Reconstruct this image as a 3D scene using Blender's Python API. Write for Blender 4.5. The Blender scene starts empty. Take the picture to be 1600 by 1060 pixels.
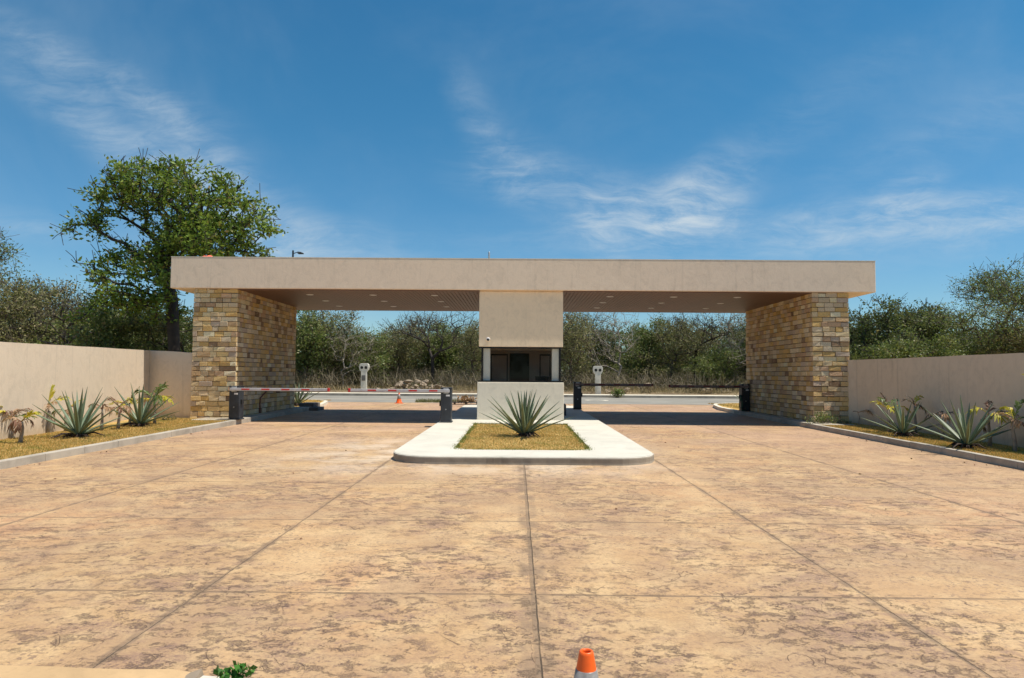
import bpy, math, random
import numpy as np
from mathutils import Vector, Matrix, Euler
R = math.radians
sc = bpy.context.scene
# ------------------------------------------------------------------ camera
cam = bpy.data.cameras.new("camera"); cam.lens = 24; cam.sensor_width = 36
cam.clip_start = 0.05; cam.clip_end = 3000
co = bpy.data.objects.new("camera", cam); sc.collection.objects.link(co)
sc.camera = co
CAMX, CAMH = -0.12, 1.5
yaw, pitch, roll = R(0.43), R(3.0), R(0.42)
fw = Vector((-math.sin(yaw)*math.cos(pitch), math.cos(yaw)*math.cos(pitch), math.sin(pitch)))
r0 = fw.cross(Vector((0, 0, 1))).normalized(); u0 = r0.cross(fw)
rr = r0*math.cos(roll)+u0*math.sin(roll); uu = u0*math.cos(roll)-r0*math.sin(roll)
M3 = Matrix((rr, uu, -fw)).transposed().to_4x4()
co.matrix_world = Matrix.Translation((CAMX, 0, CAMH)) @ M3
# ------------------------------------------------------------------ sun + sky
SUNV = Vector((0.42, -0.07, 1.0)).normalized()
EL = math.asin(SUNV.z); AZ = math.atan2(SUNV.x, SUNV.y)
sl = bpy.data.lights.new("sun", 'SUN'); sl.energy = 4.55; sl.angle = R(0.5); sl.color = (1.0, 0.93, 0.81)
so = bpy.data.objects.new("sun", sl); sc.collection.objects.link(so)
so.rotation_euler = SUNV.to_track_quat('Z', 'Y').to_euler()
so.location = (20, -5, 60)
sc.view_settings.view_transform = 'Standard'; sc.view_settings.look = 'None'
sc.view_settings.gamma = 1.0; sc.view_settings.exposure = 0.36; sc.view_settings.use_curve_mapping = False

class N:
    def __init__(s, tree):
        s.t = tree; s.L = tree.links
    def node(s, typ, **kw):
        n = s.t.nodes.new(typ)
        for k, v in kw.items(): setattr(n, k, v)
        return n
    def put(s, sock, v):
        if v is None: return
        if isinstance(v, bpy.types.NodeSocket): s.L.new(v, sock)
        elif isinstance(v, (tuple, list)):
            if sock.type == 'RGBA' and len(v) == 3: v = (*v, 1)
            sock.default_value = v
        else: sock.default_value = v
    def math(s, op, a, b=None, c=None, clamp=False):
        n = s.node('ShaderNodeMath', operation=op); n.use_clamp = clamp
        s.put(n.inputs[0], a); s.put(n.inputs[1], b)
        if c is not None: s.put(n.inputs[2], c)
        return n.outputs[0]
    def vmath(s, op, a, b=None):
        n = s.node('ShaderNodeVectorMath', operation=op)
        s.put(n.inputs[0], a); s.put(n.inputs[1], b)
        return n.outputs[0]
    def noise(s, vec, scale, detail=4, rough=.5, dist=0, color=False, lac=2.0):
        n = s.node('ShaderNodeTexNoise'); n.noise_dimensions = '3D'
        s.put(n.inputs['Vector'], vec); n.inputs['Scale'].default_value = scale
        n.inputs['Detail'].default_value = detail; n.inputs['Roughness'].default_value = rough
        n.inputs['Distortion'].default_value = dist; n.inputs['Lacunarity'].default_value = lac
        return n.outputs['Color' if color else 'Fac']
    def mix(s, f, a, b, blend='MIX'):
        n = s.node('ShaderNodeMix', data_type='RGBA', blend_type=blend)
        s.put(n.inputs[0], f); s.put(n.inputs[6], a); s.put(n.inputs[7], b)
        return n.outputs[2]
    def step(s, v, lo, hi, a=0., b=1., smooth=True):
        n = s.node('ShaderNodeMapRange'); n.interpolation_type = 'SMOOTHSTEP' if smooth else 'LINEAR'
        s.put(n.inputs[0], v)
        for i, x in enumerate((lo, hi, a, b)): s.put(n.inputs[1+i], x)
        return n.outputs[0]
    def ramp(s, f, stops):
        n = s.node('ShaderNodeValToRGB'); cr = n.color_ramp
        while len(cr.elements) < len(stops): cr.elements.new(.5)
        for e, (p, c) in zip(cr.elements, stops):
            e.position = p; e.color = (*c, 1) if len(c) == 3 else c
        s.put(n.inputs[0], f); return n.outputs[0]
    def coord(s, out='Object'): return s.node('ShaderNodeTexCoord').outputs[out]
    def sep(s, v):
        n = s.node('ShaderNodeSeparateXYZ'); s.put(n.inputs[0], v); return n.outputs
    def comb(s, x, y, z):
        n = s.node('ShaderNodeCombineXYZ')
        for i, v in enumerate((x, y, z)): s.put(n.inputs[i], v)
        return n.outputs[0]
    def mapping(s, v, loc=(0, 0, 0), rot=(0, 0, 0), scl=(1, 1, 1)):
        n = s.node('ShaderNodeMapping'); s.put(n.inputs[0], v)
        n.inputs[1].default_value = loc; n.inputs[2].default_value = rot; n.inputs[3].default_value = scl
        return n.outputs[0]
    def bump(s, h, strength=.3, dist=.01, normal=None):
        n = s.node('ShaderNodeBump'); n.inputs['Strength'].default_value = strength
        n.inputs['Distance'].default_value = dist; s.put(n.inputs['Height'], h); s.put(n.inputs['Normal'], normal)
        return n.outputs[0]

world = bpy.data.worlds.new("World"); sc.world = world; world.use_nodes = True
wt = N(world.node_tree); world.node_tree.nodes.clear()
sky = wt.node('ShaderNodeTexSky', sky_type='NISHITA')
sky.sun_disc = False; sky.sun_elevation = EL; sky.sun_rotation = AZ
sky.altitude = 0; sky.air_density = 1.0; sky.dust_density = 0.25; sky.ozone_density = 1.6
gen = wt.coord('Generated'); d = wt.sep(gen)
yy = wt.math('MAXIMUM', wt.math('ABSOLUTE', d[1]), .05)
gu = wt.math('DIVIDE', d[0], yy); gv = wt.math('DIVIDE', d[2], yy)
uv = wt.comb(gu, gv, 0.0)
wob = wt.vmath('SUBTRACT', wt.noise(uv, 2.3, 4, .55, color=True), (.5, .5, .5))
wsc = wt.node('ShaderNodeVectorMath', operation='SCALE'); wt.put(wsc.inputs[0], wob); wsc.inputs[3].default_value = .10
uvw = wt.vmath('ADD', uv, wsc.outputs[0])
# cirrus bands lie at fixed directions of the sky: (u, v, half length, half width, tilt, density)
bands = [(-.64, .45, .19, .022, -25, .36), (-.57, .335, .20, .024, -31, .50), (-.47, .34, .11, .018, -38, .30), (-.38, .235, .15, .034, -36, .42), (-.28, .19, .12, .022, -8, .36),
         (-.05, .36, .08, .022, -58, .28), (.00, .31, .06, .032, -20, .30), (.10, .275, .16, .026, -8, .34),
         (.19, .24, .10, .034, 4, .50), (.27, .27, .07, .030, 28, .60), (.12, .215, .04, .020, -70, .45),
         (.50, .23, .14, .022, 3, .60), (.57, .265, .05, .016, 28, .45), (.72, .23, .12, .026, 2, .55), (.66, .37, .25, .030, 24, .14), (.36, .33, .22, .03, 35, .13),
         (-.74, .22, .12, .015, -8, .26), (.35, .20, .4, .03, 0, .22)]
tot = None
for (u, v, a, b, ang, den) in bands:
    p = wt.mapping(uvw, loc=(0, 0, 0))
    n = wt.node('ShaderNodeMapping', vector_type='TEXTURE'); wt.put(n.inputs[0], p)
    n.inputs[1].default_value = (u, v, 0); n.inputs[2].default_value = (0, 0, R(ang)); n.inputs[3].default_value = (a, b*1.25, 1)
    ln = wt.node('ShaderNodeVectorMath', operation='LENGTH'); wt.put(ln.inputs[0], n.outputs[0])
    m = wt.math('MULTIPLY', wt.step(ln.outputs['Value'], 0.0, 1.9, 1., 0.), den)
    tot = m if tot is None else wt.math('ADD', tot, m)
fib = wt.noise(wt.mapping(uvw, rot=(0, 0, R(22)), scl=(2.2, 13, 1)), 2.6, 10, .66, .35)
fib2 = wt.noise(wt.mapping(uvw, rot=(0, 0, R(-30)), scl=(3.5, 9, 1)), 3.6, 9, .68, .7)
ff = wt.math('ADD', wt.math('MULTIPLY', fib, .55), wt.math('MULTIPLY', fib2, .45))
cl = wt.math('MULTIPLY', tot, wt.step(ff, .34, .70, .08, .95))
veil = wt.math('MULTIPLY', wt.step(wt.noise(uvw, 1.7, 6, .6, .4), .42, .80), .16)
cl = wt.math('ADD', cl, veil, clamp=True)
upm = wt.step(d[2], 0.0, .06); cl = wt.math('MULTIPLY', cl, upm)
hs = wt.node('ShaderNodeHueSaturation'); wt.put(hs.inputs['Color'], sky.outputs[0]); hs.inputs['Saturation'].default_value = 1.22
hs.inputs['Value'].default_value = 1.0
mixc = wt.mix(cl, wt.mix(1., hs.outputs[0], wt.mix(wt.step(d[2], .02, .42), (.64, .83, .95), (.50, .96, .96)), 'MULTIPLY'), (5.2, 6.0, 6.6))
bg = wt.node('ShaderNodeBackground'); wt.put(bg.inputs[0], mixc); bg.inputs[1].default_value = 0.090
wo = wt.node('ShaderNodeOutputWorld'); wt.L.new(bg.outputs[0], wo.inputs[0])

# ------------------------------------------------------------------ helpers
C = sc.collection
def gz(y): return 0.0056*max(-15., min(y, 45.))
def pix(px, dd):            # world X of a thing dd metres ahead
    return (px-808)*dd/1066.7+CAMX
def tag(o, label=None, cat=None, group=None, kind=None):
    if label: o['label'] = label
    if cat: o['category'] = cat
    if group: o['group'] = group
    if kind: o['kind'] = kind
    return o
def empty(name, loc=(0, 0, 0), rz=0, label=None, cat=None, group=None):
    o = bpy.data.objects.new(name, None); C.objects.link(o); o.location = loc; o.rotation_euler = (0, 0, rz)
    o.empty_display_size = .2
    return tag(o, label, cat, group)
def link(name, me, parent=None):
    o = bpy.data.objects.new(name, me); C.objects.link(o)
    if parent: o.parent = parent
    return o
def copy_tree(o, parent=None):
    c = o.copy(); C.objects.link(c); c.parent = parent
    for ch in list(o.children): copy_tree(ch, c)
    return c
class MB:
    def __init__(s): s.v = []; s.f = []; s.m = []; s.sm = []; s.cur = 0; s.smooth = False
    def add(s, vs, fs):
        b = len(s.v); s.v += [tuple(x) for x in vs]
        for f in fs: s.f.append([b+i for i in f]); s.m.append(s.cur); s.sm.append(s.smooth)
    def box(s, x0, y0, z0, x1, y1, z1):
        s.add([(x0,y0,z0),(x1,y0,z0),(x1,y1,z0),(x0,y1,z0),(x0,y0,z1),(x1,y0,z1),(x1,y1,z1),(x0,y1,z1)],
              [(0,3,2,1),(4,5,6,7),(0,1,5,4),(1,2,6,5),(2,3,7,6),(3,0,4,7)])
    def bevbox(s, x0, y0, z0, x1, y1, z1, b=.01):
        # chamfered box: 24 vertices
        vs = []; idx = {}
        for i, X in enumerate((x0, x1)):
            for j, Y in enumerate((y0, y1)):
                for k, Z in enumerate((z0, z1)):
                    sx, sy, sz = (1, -1)[i], (1, -1)[j], (1, -1)[k]
                    for ax, pnt in enumerate(((X, Y+sy*b, Z+sz*b), (X+sx*b, Y, Z+sz*b), (X+sx*b, Y+sy*b, Z))):
                        idx[(i, j, k, ax)] = len(vs); vs.append(pnt)
        fs = []
        q = ((0,0),(1,0),(1,1),(0,1))
        for i in (0, 1): fs.append([idx[(i,a,b_,0)] for a, b_ in q][::(-1 if i == 0 else 1)])
        for j in (0, 1): fs.append([idx[(a,j,b_,1)] for a, b_ in q][::(1 if j == 0 else -1)])
        for k in (0, 1): fs.append([idx[(a,b_,k,2)] for a, b_ in q][::(-1 if k == 0 else 1)])
        for i in (0, 1):
            for j in (0, 1):
                f = [idx[(i,j,0,0)], idx[(i,j,0,1)], idx[(i,j,1,1)], idx[(i,j,1,0)]]; fs.append(f if (i+j) % 2 == 0 else f[::-1])
        for i in (0, 1):
            for k in (0, 1):
                f = [idx[(i,0,k,0)], idx[(i,0,k,2)], idx[(i,1,k,2)], idx[(i,1,k,0)]]; fs.append(f[::-1] if (i+k) % 2 == 0 else f)
        for j in (0, 1):
            for k in (0, 1):
                f = [idx[(0,j,k,1)], idx[(0,j,k,2)], idx[(1,j,k,2)], idx[(1,j,k,1)]]; fs.append(f if (j+k) % 2 == 0 else f[::-1])
        for i in (0, 1):
            for j in (0, 1):
                for k in (0, 1):
                    f = [idx[(i,j,k,0)], idx[(i,j,k,1)], idx[(i,j,k,2)]]; fs.append(f if (i+j+k) % 2 else f[::-1])
        s.add(vs, fs)
    def lathe(s, prof, n=24, c=(0, 0, 0), axis='z'):
        vs = []
        for (r, z) in prof:
            for i in range(n):
                a = 2*math.pi*i/n; p = (r*math.cos(a), r*math.sin(a), z)
                if axis == 'y': p = (p[0], z, p[1])
                if axis == 'x': p = (z, p[0], p[1])
                vs.append((p[0]+c[0], p[1]+c[1], p[2]+c[2]))
        fs = []
        for k in range(len(prof)-1):
            for i in range(n):
                j = (i+1) % n; fs.append((k*n+i, k*n+j, (k+1)*n+j, (k+1)*n+i))
        if prof[0][0] > 0: fs.append(tuple(range(n))[::-1])
        if prof[-1][0] > 0: fs.append(tuple((len(prof)-1)*n+i for i in range(n)))
        s.add(vs, fs)
    def tube(s, pts, rad, n=8):
        pts = [Vector(p) for p in pts]
        if not hasattr(rad, '__len__'): rad = [rad]*len(pts)
        vs = []; up = Vector((.13, .2, 1)).normalized()
        for i, p in enumerate(pts):
            t = (pts[min(i+1, len(pts)-1)]-pts[max(i-1, 0)]).normalized()
            a = t.cross(up)
            if a.length < .05: a = t.cross(Vector((1, 0, 0)))
            a.normalize(); b = a.cross(t)
            for k in range(n):
                th = 2*math.pi*k/n; vs.append(p+(a*math.cos(th)+b*math.sin(th))*rad[i])
        fs = []
        for i in range(len(pts)-1):
            for k in range(n):
                j = (k+1) % n; fs.append((i*n+k, i*n+j, (i+1)*n+j, (i+1)*n+k))
        fs.append(tuple(range(n))[::-1]); fs.append(tuple((len(pts)-1)*n+i for i in range(n)))
        s.add(vs, fs)
    def prism(s, poly, z0, z1, zf=None):   # poly counterclockwise; zf(x,y) added to both
        n = len(poly); zf = zf or (lambda x, y: 0)
        vs = [(x, y, z0+zf(x, y)) for x, y in poly]+[(x, y, z1+zf(x, y)) for x, y in poly]
        s.add(vs, [tuple(range(n))[::-1], tuple(range(n, 2*n))]+[(i, (i+1) % n, n+(i+1) % n, n+i) for i in range(n)])
    def build(s, name, mats, parent=None, bevel=0):
        me = bpy.data.meshes.new(name); me.from_pydata(s.v, [], s.f)
        if not isinstance(mats, (list, tuple)): mats = [mats]
        for m in mats: me.materials.append(m)
        me.polygons.foreach_set('material_index', s.m); me.polygons.foreach_set('use_smooth', s.sm)
        me.update(); o = link(name, me, parent)
        if bevel:
            md = o.modifiers.new('bevel', 'BEVEL'); md.width = bevel; md.segments = 2; md.limit_method = 'ANGLE'
        return o
def np_mesh(name, V, F, mats, mi=None, smooth=False):   # V (n,3), F (m,k)
    me = bpy.data.meshes.new(name); V = np.asarray(V, np.float32); F = np.asarray(F, np.int32)
    k = F.shape[1]
    me.vertices.add(len(V)); me.vertices.foreach_set('co', V.ravel())
    me.loops.add(F.size); me.loops.foreach_set('vertex_index', F.ravel())
    me.polygons.add(len(F)); me.polygons.foreach_set('loop_start', np.arange(0, F.size, k, dtype=np.int32))
    me.polygons.foreach_set('loop_total', np.full(len(F), k, np.int32))
    for m in (mats if isinstance(mats, (list, tuple)) else [mats]): me.materials.append(m)
    if mi is not None: me.polygons.foreach_set('material_index', np.asarray(mi, np.int32))
    if smooth: me.polygons.foreach_set('use_smooth', np.ones(len(F), bool))
    me.update(calc_edges=True); me.validate(); return me

# ------------------------------------------------------------------ materials
MATS = {}
def newmat(name):
    m = bpy.data.materials.new(name); m.use_nodes = True; m.node_tree.nodes.clear(); MATS[name] = m
    n = N(m.node_tree); out = n.node('ShaderNodeOutputMaterial'); bs = n.node('ShaderNodeBsdfPrincipled')
    n.L.new(bs.outputs[0], out.inputs[0]); return m, n, bs, out
def simple(name, col, rough=.6, metal=0, var=.12, vscale=8, bump=0, bscale=60, spec=.5):
    m, n, b, o = newmat(name); c = n.coord()
    v = n.noise(c, vscale, 5, .6)
    dark = tuple(x*(1-var*1.6) for x in col); lite = tuple(min(1, x*(1+var)) for x in col)
    n.put(b.inputs['Base Color'], n.ramp(v, [(.3, dark), (.7, lite)]))
    n.put(b.inputs['Roughness'], n.step(v, .3, .7, rough*.85, min(1, rough*1.15))); b.inputs['Metallic'].default_value = metal
    b.inputs['Specular IOR Level'].default_value = spec
    if bump: n.put(b.inputs['Normal'], n.bump(n.noise(c, bscale, 5, .6), bump, .01))
    return m

# stamped concrete of the driveway
m, n, b, o = newmat('stamped_concrete'); c = n.coord(); xyz = n.sep(c)
w = n.vmath('SUBTRACT', n.noise(c, 1.1, 3, .5, color=True), (.5, .5, .5))
ws = n.node('ShaderNodeVectorMath', operation='SCALE'); n.put(ws.inputs[0], w); ws.inputs[3].default_value = .5
cw = n.vmath('ADD', c, ws.outputs[0])
big = n.noise(c, .22, 3, .5); mid = n.noise(cw, .85, 5, .55, .4)
tiny = n.noise(c, 40, 4, .7)
px_ = n.math('FLOOR', n.math('DIVIDE', n.math('ADD', xyz[0], .02), 2.4)); py_ = n.math('FLOOR', n.math('DIVIDE', n.math('SUBTRACT', xyz[1], .2), 2.23))
wn = n.node('ShaderNodeTexWhiteNoise', noise_dimensions='2D'); n.put(wn.inputs['Vector'], n.comb(px_, py_, 0.))
base = n.ramp(big, [(.32, (.51, .29, .145)), (.5, (.52, .33, .16)), (.68, (.46, .28, .145))])
base = n.mix(n.step(n.noise(c, 2.6, 5, .6), .58, .40, 0, .6), base, (.62, .43, .225))
pan = n.math('ADD', .93, n.math('MULTIPLY', wn.outputs[0], .12)); base = n.mix(1., base, n.comb(pan, pan, pan), 'MULTIPLY')
base = n.mix(n.step(mid, .44, .62, 0, .50), base, (.34, .22, .13))
clus = n.step(n.noise(c, .75, 5, .6, .5), .38, .60, .12, 1.)
grn = n.noise(c, 58, 5, .75); gm = n.step(grn, .40, .56, .25, 1.)
med = n.noise(n.mapping(c, scl=(.8, 1.1, 1)), 3.3, 9, .74, .3); base = n.mix(n.math('MULTIPLY', n.math('MULTIPLY', n.step(med, .45, .61), gm), n.math('MULTIPLY', clus, .88)), base, (.26, .155, .11))
fine = n.noise(n.mapping(c, scl=(.8, 1.1, 1)), 11, 8, .74, .3); spots = n.math('MULTIPLY', n.math('MULTIPLY', n.step(fine, .515, .59), clus), gm); base = n.mix(n.math('MULTIPLY', spots, .74), base, (.165, .105, .085))
fine2 = n.noise(c, 27, 6, .70, .3); cl2 = n.step(n.noise(c, 1.9, 4, .6), .38, .56, .12, 1.); sp2 = n.math('MULTIPLY', n.step(fine2, .55, .60), cl2); base = n.mix(n.math('MULTIPLY', sp2, .68), base, (.15, .095, .075))
ridge = n.math('ABSOLUTE', n.math('SUBTRACT', n.noise(c, 2.2, 3, .5, 1.3), .5)); vm = n.step(n.noise(c, 1.7, 4, .55), .50, .56)
vein = n.math('MULTIPLY', n.math('MULTIPLY', n.step(ridge, .0, .011, 1., 0.), vm), n.step(fine, .42, .54, .1, 1.)); base = n.mix(n.math('MULTIPLY', vein, .68), base, (.17, .10, .07))
ridge2 = n.math('ABSOLUTE', n.math('SUBTRACT', n.noise(c, 6.0, 3, .55, 1.0), .5))
vein2 = n.math('MULTIPLY', n.step(ridge2, .0, .026, 1., 0.), n.math('MULTIPLY', gm, n.step(n.noise(c, 3.1, 3, .5), .54, .62))); base = n.mix(n.math('MULTIPLY', vein2, .55), base, (.20, .12, .085))
base = n.mix(n.step(tiny, .42, .62, .0, .32), base, (.27, .165, .10))
# pale dust swept up against the island
dx = n.math('ABSOLUTE', n.math('ADD', xyz[0], .9)); dy = n.math('ABSOLUTE', n.math('SUBTRACT', xyz[1], 12.5))
dm = n.math('MULTIPLY', n.step(dx, 1.6, 4.2, 1., 0.), n.step(dy, .9, 3.6, 1., 0.))
dm = n.math('MULTIPLY', dm, n.step(n.noise(cw, 1.3, 5, .6), .35, .62)); base = n.mix(n.math('MULTIPLY', dm, .62), base, (.72, .60, .46))
# worn pinkish lanes near the barriers
lm = n.math('MULTIPLY', n.step(xyz[1], 12.5, 16.5), n.step(n.noise(c, .45, 4, .55), .40, .58)); base = n.mix(n.math('MULTIPLY', lm, .35), base, (.48, .31, .23))
# tooled joints between the slabs
wobx = n.math('MULTIPLY', n.math('SUBTRACT', n.noise(c, 2.5, 4, .6), .5), .022)
jx = n.math('ADD', xyz[0], wobx); jy = n.math('ADD', xyz[1], wobx)
def near(v, p, wd): return n.step(n.math('ABSOLUTE', n.math('SUBTRACT', v, p)), wd*.45, wd, 1., 0.)
jm = n.math('MULTIPLY', near(jx, 0., .022), .9)
for p in (-2.24, 2.24, -5.0, 5.0): jm = n.math('MAXIMUM', jm, n.math('MULTIPLY', near(jx, p, .016 if abs(p) > 3 else .012), .9 if p > 0 else .75))
for k in range(-3, 13): jm = n.math('MAXIMUM', jm, n.math('MULTIPLY', near(jy, 4.67+2.23*k, .011), .85))
jm = n.math('MULTIPLY', jm, n.step(n.noise(c, 2.2, 4, .6), .3, .55, .45, 1.)); base = n.mix(n.math('MULTIPLY', jm, .75), base, (.17, .12, .075))
out_ = n.math('MULTIPLY', n.step(xyz[0], 4.95, 5.05), .25); base = n.mix(out_, base, (.38, .24, .15))
halo = near(jx, 0., .12)
for p in (-2.24, 2.24, 5.0, -5.0): halo = n.math('MAXIMUM', halo, near(jx, p, .045))
for k in range(-1, 4): halo = n.math('MAXIMUM', halo, near(jy, 4.67+2.23*k, .03)); base = n.mix(n.math('MULTIPLY', n.math('MULTIPLY', halo, .30), n.step(n.noise(c, 3, 5, .65), .42, .62)), base, (.25, .165, .10))
n.put(b.inputs['Base Color'], base)
hgt = n.math('ADD', n.math('MULTIPLY', mid, -.7), n.math('MULTIPLY', spots, -.35))
hgt = n.math('ADD', hgt, n.math('MULTIPLY', vein, -.4)); hgt = n.math('ADD', hgt, n.math('MULTIPLY', jm, -.9)); hgt = n.math('ADD', hgt, n.math('MULTIPLY', tiny, .15))
n.put(b.inputs['Normal'], n.bump(hgt, .8, .025)); n.put(b.inputs['Roughness'], n.step(fine, .3, .7, .62, .85))

def plaster(name, col, streak=.5, splash=False):
    m, n, b, o = newmat(name); c = n.coord(); w = n.noise(c, .9, 4, .6, .8); t = n.noise(n.mapping(c, scl=(1, 1, .8)), 5.5, 9, .72, .8)
    f = n.noise(c, 42, 5, .7)
    d_ = tuple(x*.90 for x in col); l_ = tuple(min(1, x*1.04) for x in col)
    k = n.ramp(n.math('ADD', n.math('MULTIPLY', w, .28), n.math('MULTIPLY', t, .72)), [(.38, d_), (.5, col), (.62, l_)])
    st = n.noise(n.mapping(c, scl=(5, 5, .18)), 2.2, 5, .6); k = n.mix(n.math('MULTIPLY', n.step(st, .55, .75), .22*streak), k, (.33, .28, .22))
    if splash:
        zz = n.math('ADD', n.sep(c)[2], n.math('MULTIPLY', n.math('SUBTRACT', n.noise(c, 4, 6, .7), .5), .7)); k = n.mix(n.step(zz, .55, .12, 0, .6), k, (.36, .27, .17))
    n.put(b.inputs['Base Color'], n.mix(n.step(f, .4, .75, 0, .12), k, tuple(x*.7 for x in col))); b.inputs['Roughness'].default_value = .88
    b.inputs['Specular IOR Level'].default_value = .2
    n.put(b.inputs['Normal'], n.bump(n.math('ADD', n.math('MULTIPLY', t, .8), n.math('MULTIPLY', f, .3)), .55, .012)); return m
PL = plaster('beige_plaster', (.90, .725, .55), .8); PLW = plaster('wall_plaster', (.66, .55, .425), 1.3, True); PLC = plaster('cream_plaster', (.84, .76, .61), .3); PLG = plaster('glow_tinted_plaster', (.93, .735, .51), .4); PIER = plaster('white_cream_plaster', (.93, .88, .75), .1)  # booth's upper plaster has the golden bounced glow mixed into its colour

def concrete(name, col, stain=.35):
    m, n, b, o = newmat(name); c = n.coord(); a = n.noise(c, 1.6, 6, .62, .4); f = n.noise(c, 26, 6, .7)
    k = n.ramp(a, [(.32, tuple(x*(1-stain) for x in col)), (.55, col), (.75, tuple(min(1, x*1.08) for x in col))])
    k = n.mix(n.step(f, .52, .7, 0, .35), k, tuple(x*.62 for x in col))
    n.put(b.inputs['Base Color'], k); b.inputs['Roughness'].default_value = .85; n.put(b.inputs['Normal'], n.bump(f, .45, .006)); return m
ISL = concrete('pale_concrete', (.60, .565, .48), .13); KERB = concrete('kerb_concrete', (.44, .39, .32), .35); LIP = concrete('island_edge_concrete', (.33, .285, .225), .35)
PIT = concrete('dark_concrete', (.16, .15, .14)); SIDE = concrete('sidewalk_concrete', (.70, .64, .52), .2)

m, n, b, o = newmat('asphalt'); c = n.coord(); a = n.noise(c, .5, 5, .6); f = n.noise(c, 40, 4, .8)
k = n.ramp(a, [(.3, (.20, .19, .165)), (.7, (.30, .28, .24))]); k = n.mix(n.step(f, .45, .7, 0, .4), k, (.12, .115, .105))
k = n.mix(n.step(n.noise(n.mapping(c, scl=(.15, 1, 1)), .9, 4, .6), .52, .7, 0, .5), k, (.40, .34, .26))
n.put(b.inputs['Base Color'], k); b.inputs['Roughness'].default_value = .9
m, n, b, o = newmat('dry_earth'); c = n.coord(); a = n.noise(c, .35, 6, .62, .5); f = n.noise(c, 9, 6, .7)
k = n.ramp(a, [(.3, (.16, .115, .07)), (.5, (.26, .19, .115)), (.7, (.38, .30, .19))]); k = n.mix(n.step(f, .45, .7, 0, .5), k, (.13, .10, .055))
n.put(b.inputs['Base Color'], k); b.inputs['Roughness'].default_value = .95; n.put(b.inputs['Normal'], n.bump(f, .8, .05))
m, n, b, o = newmat('turf_soil'); c = n.coord(); a = n.noise(c, 1.8, 6, .65, .5); f = n.noise(c, 30, 5, .7)
k = n.ramp(a, [(.3, (.36, .27, .08)), (.5, (.56, .36, .11)), (.72, (.66, .45, .17))]); k = n.mix(n.step(f, .45, .65, 0, .6), k, (.14, .09, .035))
n.put(b.inputs['Base Color'], k); b.inputs['Roughness'].default_value = .95; n.put(b.inputs['Normal'], n.bump(f, .8, .03))

# stone veneer: colour comes with each stone
m, n, b, o = newmat('split_stone'); c = n.coord(); at = n.node('ShaderNodeAttribute', attribute_name='stone'); col = at.outputs['Color']
a = n.noise(n.mapping(c, scl=(1, 1, 1.8)), 9, 8, .74, 1.1); f = n.noise(c, 45, 6, .75); g = n.noise(n.mapping(c, scl=(1.4, 1.4, 2.6)), 15, 6, .74, 1.6)
k = n.mix(n.step(a, .52, .64, 0, .32), col, (.46, .36, .25)); k = n.mix(n.step(g, .57, .64, 0, .5), k, (.24, .16, .10))
k = n.mix(n.step(a, .46, .34, 0, .55), k, (.68, .58, .42)); k = n.mix(n.step(f, .52, .66, 0, .5), k, (.13, .09, .06))
n.put(b.inputs['Base Color'], k); b.inputs['Roughness'].default_value = .9; b.inputs['Specular IOR Level'].default_value = .25
n.put(b.inputs['Normal'], n.bump(n.math('ADD', a, n.math('MULTIPLY', f, .5)), .9, .022))
MORT = simple('stone_mortar', (.12, .09, .065), .95, var=.3)
WOOD = None
m, n, b, o = newmat('brown_slat'); c = n.coord(); a = n.noise(n.mapping(c, scl=(9, .5, 9)), 2.5, 6, .6, .4); WOOD = m
rp = n.node('ShaderNodeNewGeometry').outputs['Random Per Island']
k = n.ramp(a, [(.3, (.125, .060, .032)), (.7, (.20, .10, .055))]); k = n.mix(n.math('MULTIPLY', rp, .35), k, (.10, .055, .035)); n.put(b.inputs['Base Color'], k); b.inputs['Roughness'].default_value = .5
DARK = simple('black_powdercoat', (.018, .020, .024), .42, .0, .25, 5); DARKG = simple('graphite_paint', (.035, .04, .048), .45, .0, .25, 5); FRAME = simple('black_aluminium', (.012, .012, .013), .35, .4, .2)
REDD = simple('shaded_red_reflector', (.16, .02, .018), .45, 0, .15, 14); WHITE = simple('white_paint', (.74, .72, .70), .4, 0, .08); RED = simple('red_reflector', (.62, .045, .04), .35, 0, .15, 14)  # the darker red is reflector red with the canopy's shade mixed in
SILV = simple('aluminium_boom', (.55, .53, .53), .38, .2, .1); OR = simple('orange_plastic', (.90, .13, .012), .38, 0, .12, 9); REFL = simple('grey_reflective_sleeve', (.34, .32, .30), .35, .1, .25, 22)
LENS = simple('downlight_lens', (.80, .78, .72), .3, 0, .03); STEEL = simple('galvanised_steel', (.42, .43, .43), .4, .7, .15); RUBB = simple('black_rubber', (.02, .02, .02), .7)
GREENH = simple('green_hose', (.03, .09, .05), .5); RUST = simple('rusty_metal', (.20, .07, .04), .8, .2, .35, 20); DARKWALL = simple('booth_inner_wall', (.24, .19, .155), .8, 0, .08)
POST = concrete('weathered_concrete', (.62, .58, .50), .2); BARK = simple('bark', (.10, .075, .055), .95, 0, .35, 7, .8, 25); DBARK = simple('dark_bark', (.045, .035, .028), .95, 0, .35, 7, .8, 25)
GBARK = simple('pale_bark', (.30, .26, .21), .95, 0, .3, 7, .6, 25); ROCK = concrete('limestone', (.36, .28, .20), .45)
m, n, b, o = newmat('window_glass'); lw = n.node('ShaderNodeLayerWeight'); lw.inputs[0].default_value = .5; gl = n.node('ShaderNodeBsdfGlossy'); gl.inputs['Roughness'].default_value = .02
gl.inputs['Color'].default_value = (.9, .95, 1, 1); tr = n.node('ShaderNodeBsdfTransparent'); tr.inputs[0].default_value = (.90, .90, .90, 1)
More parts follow.
